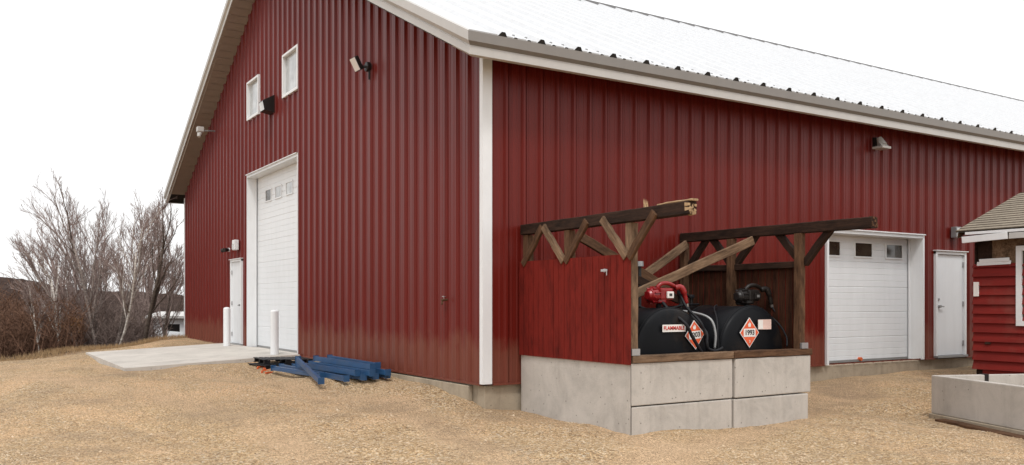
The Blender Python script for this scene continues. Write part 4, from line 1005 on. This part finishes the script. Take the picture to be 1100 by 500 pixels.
# shingle slopes authored flat so that the courses follow the slope
for sgn, xe in ((1, RW), (-1, XR+OV)):
    Ls = (XM-RW)*rl; mwr = Matrix.Translation((xe, 0, RT)) @ Matrix.Rotation(-sgn*ang, 4, 'Y') @ Matrix.Rotation(0 if sgn > 0 else PI, 4, 'Z')
    mwr = mwr @ Matrix.Rotation(-PI/2, 4, 'Z')
    b = MB(); rows = int(Ls/.135); ya, yb = ((-(SYN+.17)), (-(YE-.2))) if sgn > 0 else ((YE-.2), (SYN+.17))
    for i in range(rows+1):
        s0 = i*.135; s1 = min(s0+.137, Ls); 
        b.quad((ya, s0, .018), (yb, s0, .018), (yb, s1, .006), (ya, s1, .006)); b.quad((ya, s0, .0), (yb, s0, .0), (yb, s0, .018), (ya, s0, .018))
    b.quad((ya, 0, -.02), (yb, 0, -.02), (yb, Ls, -.02), (ya, Ls, -.02))
    for yy in (ya, yb): b.quad((yy, 0, -.02), (yy, Ls, -.02), (yy, Ls, .012), (yy, 0, .012))
    b.build('roof', M['shingle'], shd, mwr)
b = MB(); b.poly([(RW, SYN+.14, RT-.03), (XM, SYN+.14, RT-.03+(XM-RW)*P), (XR+OV, SYN+.14, RT-.03), (XR+OV, SYN+.14, RT-.12), (XM, SYN+.14, RT-.12+(XM-RW)*P), (RW, SYN+.14, RT-.12)]); b.build('rake_board', M['timber'], shd)
b = MB(); b.poly([(SXW, SYN-.01, 1.9), (XR, SYN-.01, 1.9), (XR, SYN-.01, 2.35), (XM, SYN-.01, RT+(XM-RW)*P-.06), (SXW, SYN-.01, 2.35)]); b.build('gable_end', M['red_clap'], shd)
b = MB(); b.box(RW-.02, RW+.0, YE-.2, SYN+.0, RT-.065, RT-.022, ch=.003); b.build('fascia', M['white_trim'], shd)
mw = Matrix.Translation((RW-.03, SYN+.05, RT-.145)) @ Matrix.Rotation(R_(-2.3), 4, 'X'); b = MB(); b.box(0, .025, -.75, 0, -.055, .05, jit=.004, ch=.004); f2 = b.build('fascia', M['white_trim'], shd, mw); f2['label'] = 'torn lower fascia board hanging askew'
b = MB(); b.box(RW-.02, RW+.005, YE-.2, SYN-.72, RT-.17, RT-.075, jit=.003, ch=.004); b.build('fascia', M['taupe_light'], shd)
b = MB(); b.box(RW+.01, SXW, YE-.1, SYN+.1, RT-.10, RT-.075); b.build('soffit', M['timber_dark'], shd)
b = MB(); wy0, wy1, wz0, wz1 = SYN-1.68, SYN-.80, .82, 1.95
b.quad((SXW-.015, wy0, wz0), (SXW-.015, wy1, wz0), (SXW-.015, wy1, wz1), (SXW-.015, wy0, wz1)); w_ = b.build('window', M['glass_brown'], shd)
b = MB()
for (y0, y1, z0, z1) in ((wy0-.09, wy1+.09, wz0-.08, wz0), (wy0-.09, wy1+.09, wz1, wz1+.08), (wy0-.09, wy0, wz0, wz1), (wy1, wy1+.09, wz0, wz1)): b.box(SXW-.055, SXW-.0, y0, y1, z0, z1, ch=.004)
b.build('window_frame', M['white_trim'], w_)
b = MB(); b.box(SXW-.05, SXW-.033, SYN-.10, SYN-.01, 1.22, 1.46, ch=.003); n_ = b.build('paper_notice', M['sign_white'], shd); 
b = MB(); b.box(SXW-.045, SXW-.031, SYN-.30, SYN-.2, .42, .47, jit=.01); b.build('knot_hole', M['timber_dark'], shd)
for yy in (SYN-.06, SYN-1.6, SYN-3.2):
    b = MB(); b.box(SXW+.02, XR-.02, yy-.06, yy+.04, -.34, -.005, ch=.01); b.build('skid', M['timber_dark'], shd)
b = MB(); b.box(SXW+.0, SXW+.04, YE, SYN-.14, -.12, -.01); b.build('sill_plate', M['red_clap'], shd)

# ------------------------------------------------------------------ open concrete trough, lower right
c0 = CAM + RV*5.99 + FV*12.45; c0 = Vector((c0.x, c0.y, 0))
d1 = (RV*(-.179) + FV*.984).normalized(); yawb = math.atan2(d1.y, d1.x)
mwb = Matrix.Translation((c0.x, c0.y, -.56)) @ Matrix.Rotation(yawb + PI, 4, 'Z')   # local +x runs towards the viewer, local +y to the ... side
sgn = 1 if (Matrix.Rotation(yawb+PI, 3, 'Z') @ Vector((0,1,0))).dot(RV) > 0 else -1
tr = bpy.data.objects.new('concrete_trough', None); COL.objects.link(tr); tr.matrix_basis = mwb; WM[tr.name] = mwb
tagit(tr, 'open topped pale concrete trough at the right edge, one steel clip inside', 'concrete trough')
LT, WT, HT, TH = 4.0, 2.4, .64, .10
def sbox(b, x0, x1, y0, y1, z0, z1, **k): b.box(x0, x1, min(sgn*y0, sgn*y1), max(sgn*y0, sgn*y1), z0, z1, **k)
b = MB(); sbox(b, 0, LT, 0, TH, .10, HT, ch=.012); b.build('wall', M['conc'], tr, mwb)
b = MB(); sbox(b, 0, TH, TH+.002, WT, .10, HT, ch=.012); b.build('wall', M['conc'], tr, mwb)
b = MB(); sbox(b, TH+.002, LT, WT-TH, WT-.002, .10, HT-.003, ch=.012); b.build('wall', M['conc'], tr, mwb)
b = MB(); sbox(b, -.02, LT, -.03, WT+.02, -.1, .095, ch=.01); b.build('base_slab', M['conc_dark'], tr, mwb)
b = MB(); sbox(b, TH-.01, TH+.012, .78, .84, HT-.14, HT+.012, ch=.004); sbox(b, -.012, TH+.01, .78, .84, HT+.001, HT+.013, ch=.002); b.build('steel_clip', M['bronze'], tr, mwb)
gp = c0 - d1*.4 - RV*.12
p0 = c0 - d1*.35 - RV*.10; p1 = c0 - d1*3.2 - RV*.22
o = timber('plank', (p0.x, p0.y, -.525), (p1.x, p1.y, -.53), .16, .06, M['timber']); tagit(o, 'weathered brown plank lying along the foot of the concrete trough', 'plank')

# ------------------------------------------------------------------ air, sky, sun, camera
w = bpy.data.worlds.new('World'); S.world = w; w.use_nodes = True; nt = w.node_tree
bg = nt.nodes['Background']; sky = nt.nodes.new('ShaderNodeTexSky'); sky.sky_type = 'NISHITA'; sky.sun_disc = False
SUN_EL, SUN_AZ = R_(56), math.atan2(-.62, -1.0)   # direction to the sun in plan (x,y): azimuth clockwise from +y
sky.sun_elevation = SUN_EL; sky.sun_rotation = SUN_AZ; sky.dust_density = 3.0; sky.air_density = 1.0
mx = nt.nodes.new('ShaderNodeMix'); mx.data_type = 'RGBA'; mx.inputs[0].default_value = 0.92
# cloud deck over the sky: an overcast sky is about twice as bright overhead as at the horizon
tcw = nt.nodes.new('ShaderNodeTexCoord'); spw = nt.nodes.new('ShaderNodeSeparateXYZ'); nt.links.new(tcw.outputs['Generated'], spw.inputs[0])
dk = nt.nodes.new('ShaderNodeMapRange'); dk.inputs['From Min'].default_value = 0.0; dk.inputs['From Max'].default_value = 1.0
dk.inputs['To Min'].default_value = 10.4; dk.inputs['To Max'].default_value = 16.5; nt.links.new(spw.outputs['Z'], dk.inputs['Value'])
cn = nt.nodes.new('ShaderNodeTexNoise'); cn.inputs['Scale'].default_value = 1.6; cn.inputs['Detail'].default_value = 5; nt.links.new(tcw.outputs['Generated'], cn.inputs['Vector'])
cm = nt.nodes.new('ShaderNodeMath'); cm.operation = 'MULTIPLY_ADD'; nt.links.new(cn.outputs['Fac'], cm.inputs[0]); cm.inputs[1].default_value = 1.6; nt.links.new(dk.outputs['Result'], cm.inputs[2])
nt.links.new(cm.outputs[0], mx.inputs[7])
nt.links.new(sky.outputs[0], mx.inputs[6]); nt.links.new(mx.outputs[2], bg.inputs['Color']); bg.inputs['Strength'].default_value = 0.10
sl = bpy.data.lights.new('sun', 'SUN'); sl.energy = 1.5; sl.angle = R_(11); sl.color = (1.0, .975, .94)
so = bpy.data.objects.new('sun', sl); COL.objects.link(so)
sd = Vector((math.sin(SUN_AZ)*math.cos(SUN_EL), math.cos(SUN_AZ)*math.cos(SUN_EL), math.sin(SUN_EL)))
so.rotation_euler = sd.to_track_quat('Z', 'Y').to_euler(); so.location = sd*60
cd = bpy.data.cameras.new('camera'); co = bpy.data.objects.new('camera', cd); COL.objects.link(co); S.camera = co
cd.sensor_width = 36; cd.lens = 936/1100*36; cd.shift_y = 75/1100; cd.clip_end = 3000; cd.clip_start = .05
co.location = CAM; co.rotation_euler = (PI/2, 0, -YAW)
S.view_settings.view_transform = 'Standard'; S.view_settings.look = 'None'; S.view_settings.exposure = 0.0; S.view_settings.gamma = 1.0
S.view_settings.use_curve_mapping = False
